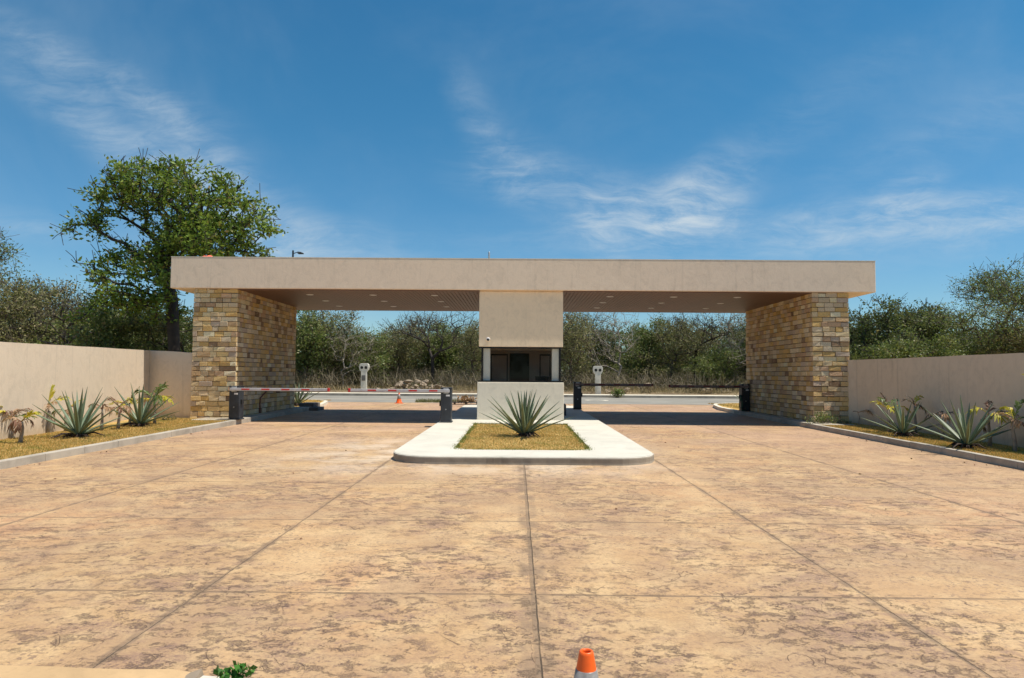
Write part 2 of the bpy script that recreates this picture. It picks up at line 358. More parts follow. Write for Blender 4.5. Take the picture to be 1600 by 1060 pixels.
mx = n.node('ShaderNodeMixShader'); n.put(mx.inputs[0], n.math('ADD', n.math('MULTIPLY', n.math('POWER', lw.outputs['Facing'], 5.), .8), .011, clamp=True)); n.L.new(tr.outputs[0], mx.inputs[1]); n.L.new(gl.outputs[0], mx.inputs[2]); n.L.new(mx.outputs[0], o.inputs[0]); GLASS = m

def leafmat(name, stops, rough=.55, trans=.3, patch=None, pscale=.6):
    m, n, b, o = newmat(name); g = n.node('ShaderNodeNewGeometry'); r = g.outputs['Random Per Island']
    k = n.ramp(r, stops)
    if patch is not None:
        k = n.mix(n.step(n.noise(n.coord(), pscale, 3, .5), .50 if pscale < 1 else .56, .66, 0, .6), k, patch)
    n.put(b.inputs['Base Color'], k); b.inputs['Roughness'].default_value = rough; b.inputs['Specular IOR Level'].default_value = .35
    t = n.node('ShaderNodeBsdfTranslucent'); n.put(t.inputs[0], n.mix(.5, k, (.16, .20, .03)))
    mx = n.node('ShaderNodeMixShader'); mx.inputs[0].default_value = trans; n.L.new(b.outputs[0], mx.inputs[1]); n.L.new(t.outputs[0], mx.inputs[2]); n.L.new(mx.outputs[0], o.inputs[0]); return m
LF_BIG = leafmat('broad_green_leaf', [(0, (.06, .12, .015)), (.45, (.15, .235, .03)), (.85, (.26, .36, .06)), (1, (.30, .22, .07))], .45, .4)
LF_G = leafmat('mid_green_leaf', [(0, (.08, .12, .03)), (.5, (.15, .20, .055)), (.9, (.24, .28, .09)), (1, (.30, .22, .11))], .5, .42, (.24, .22, .09))
LF_O = leafmat('olive_leaf', [(0, (.14, .14, .06)), (.5, (.23, .22, .095)), (.9, (.32, .29, .14)), (1, (.38, .29, .17))], .6, .38, (.30, .24, .13))
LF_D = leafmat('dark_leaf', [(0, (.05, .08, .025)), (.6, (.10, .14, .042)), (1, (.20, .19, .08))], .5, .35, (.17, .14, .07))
LF_B = leafmat('dry_twig_leaf', [(0, (.10, .08, .055)), (.5, (.185, .15, .105)), (1, (.28, .24, .16))], .8, .15)
BLADE = leafmat('dry_turf_blade', [(0, (.16, .20, .04)), (.15, (.26, .24, .06)), (.35, (.62, .40, .12)), (.8, (.78, .53, .20)), (1, (.85, .64, .30))], .7, .3, (.24, .27, .06), 1.3)
STRAW = leafmat('straw_blade', [(0, (.22, .17, .09)), (.5, (.36, .28, .15)), (1, (.50, .40, .24))], .8, .2)
WEED = leafmat('weed_leaf', [(0, (.03, .11, .015)), (1, (.08, .24, .03))], .4, .3)
def palmleaf(name, a, b_): return leafmat(name, [(0, a), (1, b_)], .5, .3)
PF_G = palmleaf('palm_green', (.07, .12, .03), (.16, .20, .05)); PF_Y = palmleaf('palm_yellow', (.42, .40, .04), (.62, .50, .05)); PF_B = palmleaf('palm_brown', (.14, .065, .04), (.30, .15, .09)); PF_T = palmleaf('palm_tan', (.34, .20, .11), (.52, .33, .19)); PF_DK = palmleaf('palm_dark', (.04, .025, .02), (.10, .055, .04))
m, n, b, o = newmat('agave_leaf'); c = n.coord(); r = n.node('ShaderNodeNewGeometry').outputs['Random Per Island']; e = n.node('ShaderNodeAttribute', attribute_name='edge').outputs['Fac']
k = n.ramp(r, [(0, (.075, .115, .06)), (.6, (.115, .16, .09)), (1, (.17, .20, .10))]); k = n.mix(n.step(n.noise(c, 14, 5, .6), .4, .7, 0, .25), k, (.21, .24, .16)); k = n.mix(n.step(e, .80, .97, 0, .35), k, (.36, .38, .20))
n.put(b.inputs['Base Color'], k); b.inputs['Roughness'].default_value = .5; AGM = m
AGB = simple('agave_dead_base', (.055, .035, .025), .95, 0, .5, 20, .8, 30)

M_ = MATS
# ------------------------------------------------------------------ the ground
def sheet(name, xs, ys, dz, mat, zf=gz):
    V = [(x, y, zf(y)+dz) for y in ys for x in xs]; nx = len(xs)
    F = [(j*nx+i, j*nx+i+1, (j+1)*nx+i+1, (j+1)*nx+i) for j in range(len(ys)-1) for i in range(nx-1)]
    mb = MB(); mb.add(V, F); o = mb.build(name, mat); tag(o, kind='structure'); return o
sheet('ground', [-900, -60, 0, 60, 900], [-300, -15, 0, 20, 45, 200, 1500], -.03, M_['dry_earth'])
# driveway
mb = MB()
LX, RX = -7.68, 7.85
lft = [(LX, -14), (LX, 0), (LX, 12), (LX, 25.2), (-7.9, 27.5), (-8.45, 30.2), (-9.4, 31.4), (-11, 31.9)]
rgt = [(RX, -14), (RX, 0), (RX, 12), (RX, 25.2), (7.95, 27.5), (8.3, 29.4), (9.2, 31.1), (11, 31.9)]
vs = []
for (a, b_) in zip(lft, rgt): vs += [(a[0], a[1], gz(a[1])), (b_[0], b_[1], gz(b_[1]))]
mb.add(vs, [(2*i, 2*i+1, 2*i+3, 2*i+2) for i in range(len(lft)-1)])
tag(mb.build('driveway', M_['stamped_concrete']), kind='structure')
sheet('road', [-250, 0, 250], [31.7, 36, 39.5], .004, M_['asphalt'])
# far pavement with its kerb
def gprism(mb, poly, z0, z1): mb.prism(poly, z0, z1, lambda x, y: gz(y))
mb = MB(); gprism(mb, [(-250, 39.5), (250, 39.5), (250, 39.75), (-250, 39.75)], -.05, .14)
tag(mb.build('kerb', M_['kerb_concrete']), kind='structure')
mb = MB(); gprism(mb, [(-250, 39.76), (250, 39.76), (250, 41.2), (-250, 41.2)], -.05, .136)
tag(mb.build('pavement', SIDE), kind='structure')
# verge beyond: gentle rise under the scrub
xs = np.linspace(-150, 150, 121); ys = [41.2, 42.5, 44, 46, 48, 50, 53, 57, 62, 70, 90, 140]
rg = np.random.RandomState(5); V = []; ph = rg.rand(6)*6
for y in ys:
    for x in xs:
        t = min(1, (y-41.2)/14); V.append((x, y, gz(y)+.12+t*(.55+.25*math.sin(x*.35+ph[0])+.2*math.sin(x*.9+ph[1]+y*.3))))
F = [(j*121+i, j*121+i+1, (j+1)*121+i+1, (j+1)*121+i) for j in range(len(ys)-1) for i in range(120)]
tag(link('verge_ground', np_mesh('verge_ground', V, F, M_['dry_earth'], smooth=True)), kind='structure')
def vz(x, y):
    t = min(1, max(0, (y-41.2)/14)); return gz(y)+.12+t*(.55+.25*math.sin(x*.35+ph[0])+.2*math.sin(x*.9+ph[1]+y*.3))

# kerbs of the planting beds
def path_kerb(pts, wd, side, z1, name='kerb', mat=KERB):   # ribbon with thickness on one side of the path
    mb = MB(); P = [Vector((p[0], p[1])) for p in pts]; off = []
    for i, p in enumerate(P):
        t = (P[min(i+1, len(P)-1)]-P[max(i-1, 0)]).normalized(); off.append(p+Vector((-t.y, t.x))*wd*side)
    # joint blocks every metre show as small gaps in the bump; body is one strip
    for i in range(len(P)-1):
        a, b_, c_, d_ = P[i], P[i+1], off[i+1], off[i]
        poly = [a, b_, c_, d_]
        ar = sum(poly[k].x*poly[(k+1) % 4].y-poly[(k+1) % 4].x*poly[k].y for k in range(4))
        if ar < 0: poly = poly[::-1]
        vs = [(q.x, q.y, gz(q.y)-.06) for q in poly]+[(q.x, q.y, gz(q.y)+z1) for q in poly]
        mb.add(vs, [(4, 5, 6, 7)]+[(k, (k+1) % 4, 4+(k+1) % 4, 4+k) for k in range(4)])
    # drop inner faces between segments is not needed: they are hidden
    o = mb.build(name, mat); tag(o, kind='structure'); return o
def dens(a, b_, n_): return [(a[0]+(b_[0]-a[0])*i/n_, a[1]+(b_[1]-a[1])*i/n_) for i in range(n_+1)]
KZ = .125
def kerb_blocks(x0, x1, y0, y1, step=1.0, name='kerb'):
    mb = MB(); y = y0; rg_ = random.Random(7)
    while y < y1-.01:
        e = min(y+step, y1); j = rg_.uniform(-.004, .004)
        mb.add([(x0, y+.003, gz(y)-.06), (x1, y+.003, gz(y)-.06), (x1, e-.003, gz(e)-.06), (x0, e-.003, gz(e)-.06),
                (x0+j, y+.003, gz(y)+KZ+j), (x1+j, y+.003, gz(y)+KZ+j), (x1+j, e-.003, gz(e)+KZ+j), (x0+j, e-.003, gz(e)+KZ+j)],
               [(0,3,2,1),(4,5,6,7),(0,1,5,4),(1,2,6,5),(2,3,7,6),(3,0,4,7)]); y = e
    o = mb.build(name, KERB, bevel=.012); tag(o, kind='structure'); return o
kerb_blocks(LX-.13, LX, -14, 18.4); kerb_blocks(RX, RX+.13, -14, 18.4)
for pts, sd in (([(LX, 25.2), (-7.9, 27.5), (-8.2, 29), (-8.45, 30.2), (-8.9, 31.0), (-9.6, 31.5), (-11, 31.75), (-60, 31.75)], 1), ([(RX, 25.2), (7.95, 27.5), (8.3, 29.4), (8.7, 30.6), (9.4, 31.3), (11, 31.75), (60, 31.75)], -1)):
    path_kerb(pts, .16, sd, KZ, mat=SIDE)
# concrete strips along the pillars
for (x0, x1) in ((-8.9, LX), (RX, 9.0)):
    mb = MB(); vs = [(x0, 18.4, gz(18.4)-.06), (x1, 18.4, gz(18.4)-.06), (x1, 25.2, gz(25.2)-.06), (x0, 25.2, gz(25.2)-.06)]
    vs += [(x, y, gz(y)+KZ+.004) for x, y in ((x0, 18.4), (x1, 18.4), (x1, 25.2), (x0, 25.2))]
    mb.add(vs, [(0,3,2,1),(4,5,6,7),(0,1,5,4),(1,2,6,5),(2,3,7,6),(3,0,4,7)]); tag(mb.build('pavement', KERB, bevel=.015), kind='structure')
mb = MB(); mb.bevbox(-8.15, 25.22, .1, -7.62, 26.1, .40, .02); mb.bevbox(-7.78, 24.9, .1, -7.35, 25.7, .26, .02); 
tag(mb.build('kerb', PIT), kind='structure')

# beds (soil) : inside the kerbs
def bed(name, poly, dz, mat=M_['turf_soil']):
    mb = MB(); vs = [(x, y, gz(y)+dz) for x, y in poly]; mb.add(vs, [tuple(range(len(poly)))]); o = mb.build(name, mat); tag(o, kind='structure'); return o
WL, WR = -10.0, 9.55     # faces of the two boundary walls
bed('soil', [(-10.7, -14), (LX-.1, -14), (LX-.1, 18.45), (-8.0, 19.9), (-11.2, 19.9)], .105)
bed('soil', [(RX+.1, -14), (10.3, -14), (10.3, 21), (8.6, 19.5), (RX+.1, 18.45)], .105)
bed('soil', [(-60, 24), (-7.75, 25.1), (-7.95, 27.5), (-8.55, 30.3), (-9.6, 31.5), (-60, 31.7)], .10)
bed('soil', [(60, 24), (60, 31.7), (9.6, 31.4), (8.4, 29.4), (8.0, 27.5), (7.9, 25.1)], .10)

# the island
IW = 2.2; IY0, IY1 = 11.03, 27.6; RC = .75
def rrect(x0, x1, y0, y1, rf, rb, n_=10):
    P = []
    for (cx, cy, a0, r) in ((x1-rf, y0+rf, -90, rf), (x1-rb, y1-rb, 0, rb), (x0+rb, y1-rb, 90, rb), (x0+rf, y0+rf, 180, rf)):
        for i in range(n_+1):
            a = R(a0+90*i/n_); P.append((cx+r*math.cos(a), cy+r*math.sin(a)))
    return P
BX, BY0, BY1 = 1.2, 12.0, 18.0
outer = rrect(-IW, IW, IY0, IY1, RC, .5)
def densify(P, L_=.12, amp=.006, seed=1):
    rg = random.Random(seed); out = []
    for i in range(len(P)):
        a, b_ = Vector(P[i]), Vector(P[(i+1) % len(P)]); n_ = max(1, int((b_-a).length/L_))
        for k in range(n_): q = a.lerp(b_, k/n_); out.append((q.x+rg.uniform(-amp, amp), q.y+rg.uniform(-amp, amp)))
    return out
outer_d = outer; inner = rrect(-BX-.03, BX, BY0, BY1, .42, .05)
IZ = .125
import bmesh
mb = MB(); mb.cur = 0; n_ = len(outer)
mb.add([(x, y, gz(y)+IZ) for x, y in outer]+[(x, y, gz(y)+IZ) for x, y in inner], [(i, (i+1) % n_, n_+(i+1) % n_, n_+i) for i in range(n_)])
mb.add([(x, y, gz(y)+IZ) for x, y in inner]+[(x, y, gz(y)-.02) for x, y in inner], [(i, (i+1) % n_, n_+(i+1) % n_, n_+i) for i in range(n_)])
D = densify(outer); nd = len(D); base_ = outer
def grow(P, dd):
    c_ = Vector((0, 19)); return [(x+dd*(1 if x > 0 else -1)*min(1, abs(x)/2.2), y+dd*(1 if y > 19 else -1)*(1 if abs(y-19) > 7.5 else 0)) for x, y in P]
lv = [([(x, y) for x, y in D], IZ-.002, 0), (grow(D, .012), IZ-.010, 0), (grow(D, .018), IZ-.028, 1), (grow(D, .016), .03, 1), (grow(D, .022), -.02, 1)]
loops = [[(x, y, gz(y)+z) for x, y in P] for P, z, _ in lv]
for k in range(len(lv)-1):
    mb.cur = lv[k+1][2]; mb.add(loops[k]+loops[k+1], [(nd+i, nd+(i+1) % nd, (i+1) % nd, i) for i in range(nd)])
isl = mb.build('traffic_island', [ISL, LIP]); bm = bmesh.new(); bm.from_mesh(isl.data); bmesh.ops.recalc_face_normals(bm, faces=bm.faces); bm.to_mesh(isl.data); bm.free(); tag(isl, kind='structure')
bed('soil', rrect(-BX-.02, BX-.01, BY0+.01, BY1-.01, .41, .04), IZ-.03)

# ------------------------------------------------------------------ turf blades
def blades(name, samp, n_, h, w_, mat, label=None, cat='grass', seed=1, zoff=0, zf=None, lean=.6):
    rg = np.random.RandomState(seed); P = samp(rg, n_); n_ = len(P)
    zf = zf or (lambda x, y: np.array([gz(q) for q in y])+zoff)
    z = zf(P[:, 0], P[:, 1]); hh = h*(.4+.9*rg.rand(n_)); a = rg.rand(n_)*2*np.pi; l = lean*rg.rand(n_)*hh
    a2 = rg.rand(n_)*2*np.pi
    dx, dy = np.cos(a2)*w_, np.sin(a2)*w_
    V = np.zeros((n_, 3, 3)); V[:, 0] = np.stack([P[:, 0]-dx, P[:, 1]-dy, z-.01], 1); V[:, 1] = np.stack([P[:, 0]+dx, P[:, 1]+dy, z-.01], 1)
    V[:, 2] = np.stack([P[:, 0]+np.cos(a)*l, P[:, 1]+np.sin(a)*l, z+hh], 1)
    o = link(name, np_mesh(name, V.reshape(-1, 3), np.arange(n_*3).reshape(-1, 3), mat)); tag(o, label, cat, kind='stuff'); return o
def rect_s(x0, x1, y0, y1, p=1.0, clump=True):
    def f(rg, n_):
        y = y0+(y1-y0)*rg.rand(n_)**p; x = x0+(x1-x0)*rg.rand(n_)
        if clump:
            k = np.sin(x*5.1+np.sin(y*3.3)*1.5)*np.sin(y*4.3+np.cos(x*2.7)*1.7); m_ = rg.rand(n_) < .72+.28*k; return np.stack([x[m_], y[m_]], 1)
        return np.stack([x, y], 1)
    return f
blades('grass', rect_s(-BX-.07, BX+.05, BY0-.03, BY1+.04), 60000, .028, .006, BLADE, 'clipped yellow and green turf in the island bed', seed=2, lean=1.6, zoff=IZ-.03)
EDGE = leafmat('green_turf_blade', [(0, (.12, .17, .03)), (.6, (.22, .27, .06)), (1, (.48, .38, .13))], .7, .3)
def fringe_s(x0, x1, y0, y1, w_=.05):
    def f(rg, n_):
        P = []; per = 2*(x1-x0)+2*(y1-y0)
        for t in rg.rand(n_)*per:
            j = rg.randn()*w_
            if t < x1-x0: q = (x0+t, y0+j)
            elif t < 2*(x1-x0): q = (x0+t-(x1-x0), y1+j)
            elif t < 2*(x1-x0)+(y1-y0): q = (x0+j, y0+t-2*(x1-x0))
            else: q = (x1+j, y0+t-2*(x1-x0)-(y1-y0))
            if math.sin(t*7.3)+math.sin(t*2.9+1) > -1.0: P.append(q)
        return np.array(P)
    return f
blades('grass', fringe_s(-BX, BX-.02, BY0+.03, BY1, .035), 4200, .035, .006, EDGE, 'green turf creeping over the edge of the island bed', seed=12, zoff=IZ-.01, lean=1.3)
blades('grass', fringe_s(-40, LX-.15, -40, 60, .05), 1, .04, .007, EDGE, 'green turf along the left kerb', seed=13, zoff=.105) if False else None
blades('grass', rect_s(WL-.02, LX-.12, 8.5, 19.1), 110000, .030, .007, BLADE, 'dry golden turf along the left boundary wall', seed=3, zoff=.105)
blades('grass', rect_s(RX+.12, WR+.05, 8.5, 19.2), 95000, .028, .007, BLADE, 'dry brown turf along the right boundary wall', seed=4, zoff=.105)
blades('grass', rect_s(-17, -8.6, 25.5, 31.4), 26000, .05, .008, BLADE, 'dry orange turf behind the left stone pillar', seed=5, zoff=.10)
blades('grass', rect_s(8.45, 17, 25.5, 31), 26000, .05, .008, BLADE, 'dry orange turf behind the right stone pillar', seed=6, zoff=.10)

# ------------------------------------------------------------------ entrance gate
CX0, CX1, CY0, CY1, CZ0, CZ1 = -9.98, 9.98, 19.2, 25.5, 3.89, 4.77
gate = empty('entrance_gate', (0, 19.2, gz(19.2)), 0, 'long flat beige plaster entrance roof spanning both lanes on two stone pillars', 'entrance gate')
def par(o, p):   # world placed mesh made a child
    o.parent = p; o.matrix_parent_inverse = Matrix.Translation(p.location).inverted() if p.rotation_euler.z == 0 else p.matrix_world.inverted(); return o
mb = MB()
mb.box(CX0, CY0, CZ0+.0, CX1, CY1, CZ1)
sl_ = mb.build('roof_slab', PL, bevel=.02); par(sl_, gate)
mb = MB(); mb.box(CX0-.003, CY0-.003, CZ1+.001, CX1+.003, CY1+.003, CZ1+.022); par(mb.build('roof_edge', PLC), gate)
PLX0, PLX1, PRX0, PRX1, PY0, PY1 = -9.31, -8.08, 8.21, 9.22, 19.27, 24.75
for (x0, x1) in ((PLX1-.9, -1.2), (1.18, PRX0+.9)):
    mb = MB(); x = x0
    while x < x1-.02:
        e = min(x+.11, x1); mb.box(x+.013, CY0+.10, CZ0-.028, e-.003, CY1-.10, CZ0-.004); x = e
    par(mb.build('slat_ceiling', WOOD), gate)
    for (ya, yb) in ((CY0+.06, CY0+.095), (CY1-.095, CY1-.06)):
        mb = MB(); mb.box(x0, ya, CZ0-.030, x1, yb, CZ0-.002); par(mb.build('ceiling_trim', WOOD), gate)
rows = (20.35, 22.05, 23.75)
for xs_ in ((-6.35, -4.45, -2.6), (2.65, 4.55, 6.45)):
    for x in xs_:
        for y in rows:
            mb = MB(); mb.lathe([(.085, CZ0-.034), (.085, CZ0-.030), (.11, CZ0-.030), (.11, CZ0-.038), (.088, CZ0-.042)][::-1], 20, (x, y, 0)); r_ = mb.build('downlight', WHITE); par(r_, gate)
            mb = MB(); mb.lathe([(.084, CZ0-.036), (.084, CZ0-.0355)], 20, (x, y, 0)); l_ = mb.build('lens', LENS); l_.parent = r_
# stone pillars: every stone is a bevelled block set in front of the core
PAL = [((.66, .46, .19), 5), ((.74, .55, .28), 6), ((.76, .62, .40), 7), ((.66, .54, .38), 5), ((.52, .37, .22), 3), ((.58, .48, .40), 2.5), ((.27, .185, .12), 1.1), ((.60, .42, .28), 2.5), ((.80, .69, .52), 5)]
def pillar(name, x0, x1, y0, y1, z1, seed, label=None):
    rg = random.Random(seed); z0 = gz(y0)+.02
    core = MB(); core.box(x0+.02, y0+.02, z0-.1, x1-.02, y1-.02, z1-.003)
    po = core.build(name, MORT); par(po, gate)
    if label: po['label'] = label
    mb = MB(); cols = []
    cw_ = [w for _, w in PAL]
    def stone(face, a0, a1, za, zb):
        c = rg.choices([c for c, _ in PAL], cw_)[0]; k = rg.uniform(.78, 1.12); c = (min(.82, c[0]*k*1.04), min(.8, c[1]*k*.96), min(.8, c[2]*k*.84))
        g = .0055; pr = rg.uniform(0, .02)+(.014 if rg.random() < .10 else 0); b = .007
        def P(u, dd, z):
            if face == 'f': return (u, y0-dd, z)
            if face == 'b': return (u, y1+dd, z)
            if face == 'l': return (x0-dd, u, z)
            return (x1+dd, u, z)
        s_ = g; za += g; zb -= g; a0 += g; a1 -= g
        t = [rg.uniform(-.009, .009) for _ in range(4)]; za += rg.uniform(-.002, .006); zb += rg.uniform(-.006, .002)
        vs = [P(a0, -.025, za), P(a1, -.025, za), P(a1, -.025, zb), P(a0, -.025, zb),
              P(a0, pr-.004, za), P(a1, pr-.004, za), P(a1, pr-.004, zb), P(a0, pr-.004, zb),
              P(a0+b, pr+t[0], za+b), P(a1-b, pr+t[1], za+b), P(a1-b, pr+t[2], zb-b), P(a0+b, pr+t[3], zb-b)]
        fs = [(8, 9, 10, 11)]+[(i, (i+1) % 4, 4+(i+1) % 4, 4+i) for i in range(4)]+[(4+i, 4+(i+1) % 4, 8+(i+1) % 4, 8+i) for i in range(4)]
        if face in ('b', 'l'): fs = [f[::-1] for f in fs]
        mb.add(vs, fs); cols.extend([c]*12)
    nrow = 27; hh = (z1-z0)/nrow
    zs = [z0]
    for i in range(nrow): zs.append(zs[-1]+hh*rg.uniform(.92, 1.08))
    zs = [z0+(z-z0)*(z1-z0)/(zs[-1]-z0) for z in zs]
    for i in range(nrow):
        za, zb = zs[i], zs[i+1]
        for face, A0, A1 in (('f', x0, x1), ('b', x0, x1), ('l', y0, y1), ('r', y0, y1)):
            a = A0
            odd = rg.uniform(.10, .30)
            first = True
            while a < A1-.001:
                L = odd if first else rg.uniform(.17, .38); first = False
                e = a+L
                if A1-e < .12: e = A1
                if face in 'fb': aa, ee = (a-.014 if a == A0 else a), (e+.014 if e == A1 else e)
                else: aa, ee = a, e
                stone(face, aa, ee, za, zb); a = e
    me_o = mb.build('stone_facing', M_['split_stone']); me = me_o.data
    at = me.color_attributes.new('stone', 'FLOAT_COLOR', 'POINT')
    at.data.foreach_set('color', np.array([(*c, 1) for c in cols], np.float32).ravel())
    me_o.parent = po
    return po
pillar('stone_pillar', PLX0, PLX1, PY0, PY1-.3, CZ0-.002, 11, 'left stone pillar in ochre and cream blocks')
pillar('stone_pillar', PRX0, PRX1, PY0, PY1+.1, CZ0-.002, 12, 'right stone pillar in ochre and cream blocks')

# guard booth
BX0, BX1, BYF, BYB = -1.2, 1.18, 19.3, 22.6; zi = gz(20)+IZ
booth = empty('guard_booth', (0, 20.9, zi), 0, 'cream plaster guard booth with a black framed window band on the island', 'guard booth')
mb = MB(); mb.box(BX0-.035, BYF-.035, zi-.05, BX1+.025, BYF+.15, 1.29); mb.box(BX0-.035, BYB-.15, zi-.05, BX1+.025, BYB+.03, 1.29)
mb.box(BX0-.035, BYF+.152, zi-.05, BX0+.13, BYB-.152, 1.288); mb.box(BX1-.14, BYF+.152, zi-.05, BX1+.025, BYB-.152, 1.288); par(mb.build('lower_wall', PLC, bevel=.012), booth)
mb = MB(); mb.box(BX0, BYF, 2.29, BX1, BYB, CZ0-.032); mb.box(BX0+.01, BYF+.02, CZ0-.031, BX1-.01, BYB-.02, CZ0-.001); par(mb.build('upper_wall', PLG, bevel=.012), booth)
fx0, fx1, fy0, fy1 = BX0+.07, BX1-.06, BYF+.05, BYB-.05
mb = MB(); t_ = .045
mb.box(BX0-.02, BYF-.022, 1.292, BX1+.012, BYF+.12, 1.335); mb.box(BX0+.01, BYF+.012, 2.245, BX1-.01, BYF+.12, 2.288)
for (x, y) in ((fx0, fy0), (fx1-t_, fy0), (fx0, fy1-t_), (fx1-t_, fy1-t_)): mb.box(x, y, 1.3352, x+t_, y+t_, 2.2448)
mb.box(fx0-.05, BYF+.122, 1.292, fx0+.06, BYB-.02, 1.334); mb.box(fx1-.06, BYF+.122, 1.292, fx1+.05, BYB-.02, 1.334); mb.box(fx0-.03, BYF+.122, 2.246, fx0+.06, BYB-.02, 2.287); mb.box(fx1-.06, BYF+.122, 2.246, fx1+.03, BYB-.02, 2.287)
wf = mb.build('window_frame', FRAME); par(wf, booth)
mb = MB(); mb.box(fx0+t_, fy0+.018, 1.335, fx1-t_, fy0+.026, 2.246); g_ = mb.build('glass', GLASS); g_.parent = wf
for x in (fx0+.015, fx1-.025):
    mb = MB(); mb.box(x, fy0+t_, 1.335, x+.008, fy1-t_, 2.246); g_ = mb.build('glass', GLASS); g_.parent = wf
for x in (fx0+.055, fx1-.055-.19):
    mb = MB(); mb.box(x, fy0+.045, 1.2, x+.19, fy0+.26, 2.2895); par(mb.build('corner_pier', PIER), booth)
# interior: back wall with dark door and a side window, desk with monitor
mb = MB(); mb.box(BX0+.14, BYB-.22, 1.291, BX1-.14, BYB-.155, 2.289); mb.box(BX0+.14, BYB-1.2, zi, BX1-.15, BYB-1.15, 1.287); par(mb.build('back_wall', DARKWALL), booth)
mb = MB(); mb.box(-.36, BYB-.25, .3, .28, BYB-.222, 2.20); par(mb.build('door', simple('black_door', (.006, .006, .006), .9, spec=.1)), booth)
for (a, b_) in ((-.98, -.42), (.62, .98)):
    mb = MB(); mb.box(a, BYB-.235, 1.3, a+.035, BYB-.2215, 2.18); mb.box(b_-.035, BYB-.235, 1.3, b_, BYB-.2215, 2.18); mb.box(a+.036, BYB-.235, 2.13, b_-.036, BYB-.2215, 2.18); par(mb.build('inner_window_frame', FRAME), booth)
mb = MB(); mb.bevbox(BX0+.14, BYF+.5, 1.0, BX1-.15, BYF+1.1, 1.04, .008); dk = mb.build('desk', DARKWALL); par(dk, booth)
mon = empty('monitor', (.62, BYF+.85, 1.041), 0, 'small dark monitor on the desk behind the booth window', 'monitor')
mb = MB(); mb.bevbox(-.2, -.02, .16, .2, .02, .42, .006); mb.build('screen', FRAME, mon); mb = MB(); mb.lathe([(.1, 0), (.1, .015), (.02, .02), (.02, .2)], 16); mb.build('stand', FRAME, mon)
mb = MB(); mb.bevbox(1.19, 21.3, zi-.01, 1.42, 22.0, zi+.36, .02); tag(mb.build('utility_box', DARKG), 'dark grey low utility box beside the right of the booth', 'utility box')
# dome camera
cm = empty('security_camera', (-.94, BYF-.002, 2.50), 0, 'tiny white dome security camera on the booth wall', 'security camera')
mb = MB(); mb.smooth = True; mb.lathe([(.055, 0), (.055, -.02), (.05, -.035), (.03, -.04)][::1], 20, axis='y'); mb.build('mount', WHITE, cm)
mb = MB(); mb.smooth = True; mb.lathe([(.036, -.03), (.034, -.045), (.025, -.06), (.0, -.068)], 16, (0, 0, -.012), axis='y'); mb.build('dome', FRAME, cm)
# antenna, cloth on the roof
an = empty('antenna', (pix(763, 20.3), 20.3, CZ1+.03), 0, 'short white stick antenna standing on the flat roof', 'antenna')
mb = MB(); mb.lathe([(.012, 0), (.012, .12)], 8); mb.build('mount', STEEL, an)
mb = MB(); mb.smooth = True; mb.lathe([(.022, .10), (.028, .12), (.028, .36), (.02, .375), (0, .38)], 12); mb.build('rod', STEEL, an)
rg = random.Random(3); mb = MB(); mb.smooth = True; vs = []; nn = 14
for j in range(7):
    for i in range(nn):
        u = i/(nn-1); v = j/6; hgt_ = .13*math.sin(math.pi*u)**.7*math.sin(math.pi*v)**.6*(1+.25*math.sin(9*u+3*v)); vs.append((u*.30-.15, v*.3-.15, hgt_*.45+.004+rg.uniform(0, .012)))
mb.add(vs, [(j*nn+i, j*nn+i+1, (j+1)*nn+i+1, (j+1)*nn+i) for j in range(6) for i in range(nn-1)])
rag = mb.build('cloth', simple('red_cloth', (.70, .13, .07), .8, 0, .3, 18)); rag.location = (pix(321, 19.5), 19.45, CZ1+.03); tag(rag, 'crumpled red and orange cloth left on the roof edge', 'cloth')

# ------------------------------------------------------------------ boundary walls
def wall_strip(name, pts, tops, th, side, label, cat='wall'):
    P = [Vector(p) for p in pts]; mb = MB(); n_ = len(P); off = []
    for i in range(n_):
        t0 = (P[i]-P[max(i-1, 0)]); t1 = (P[min(i+1, n_-1)]-P[i]); t = ((t0.normalized() if t0.length else t1.normalized())+(t1.normalized() if t1.length else t0.normalized())).normalized()
        off.append(P[i]+Vector((-t.y, t.x))*th*side)
    rg = random.Random(9)
    vs = [(p.x, p.y, gz(p.y)-.1) for p in P]+[(p.x, p.y, tops[i]+rg.uniform(-.004, .004)) for i, p in enumerate(P)]+[(p.x, p.y, tops[i]+rg.uniform(-.004, .004)) for i, p in enumerate(off)]+[(p.x, p.y, gz(p.y)-.1) for p in off]
    fs = []
    for i in range(n_-1):
        for k in range(3): fs.append((k*n_+i, k*n_+i+1, (k+1)*n_+i+1, (k+1)*n_+i))
    fs.append((0, n_, 2*n_, 3*n_)); fs.append((n_-1, 4*n_-1, 3*n_-1, 2*n_-1))
    mb.add(vs, fs); o = mb.build(name, PLW)
    bm = bmesh.new(); bm.from_mesh(o.data); bmesh.ops.recalc_face_normals(bm, faces=bm.faces); bm.to_mesh(o.data); bm.free()
    tag(o, label, cat); return o
lp = dens((-9.5, -6), (-9.97, 13.1), 30)+dens((-9.97, 13.1), (-10.78, 19.75), 10)[1:]
wall_strip('boundary_wall', lp+dens((-10.78, 19.75), (-9.30, 19.33), 6)[1:], [2.06]*30+[2.06+.07*i/10 for i in range(11)]+[2.12, 2.11, 2.10, 2.085, 2.07, 2.06], .16, 1, 'sunlit beige plaster wall left of the gate, turning a shaded corner at the pillar')
rp_ = dens((9.75, -6), (9.42, 17.2), 40)+[(9.40, 17.8), (9.36, 18.4), (9.28, 18.95), (9.15, 19.36)]
wall_strip('boundary_wall', rp_, [1.985]*len(rp_), .16, -1, 'shaded tan plaster wall right of the gate, curving to the pillar')

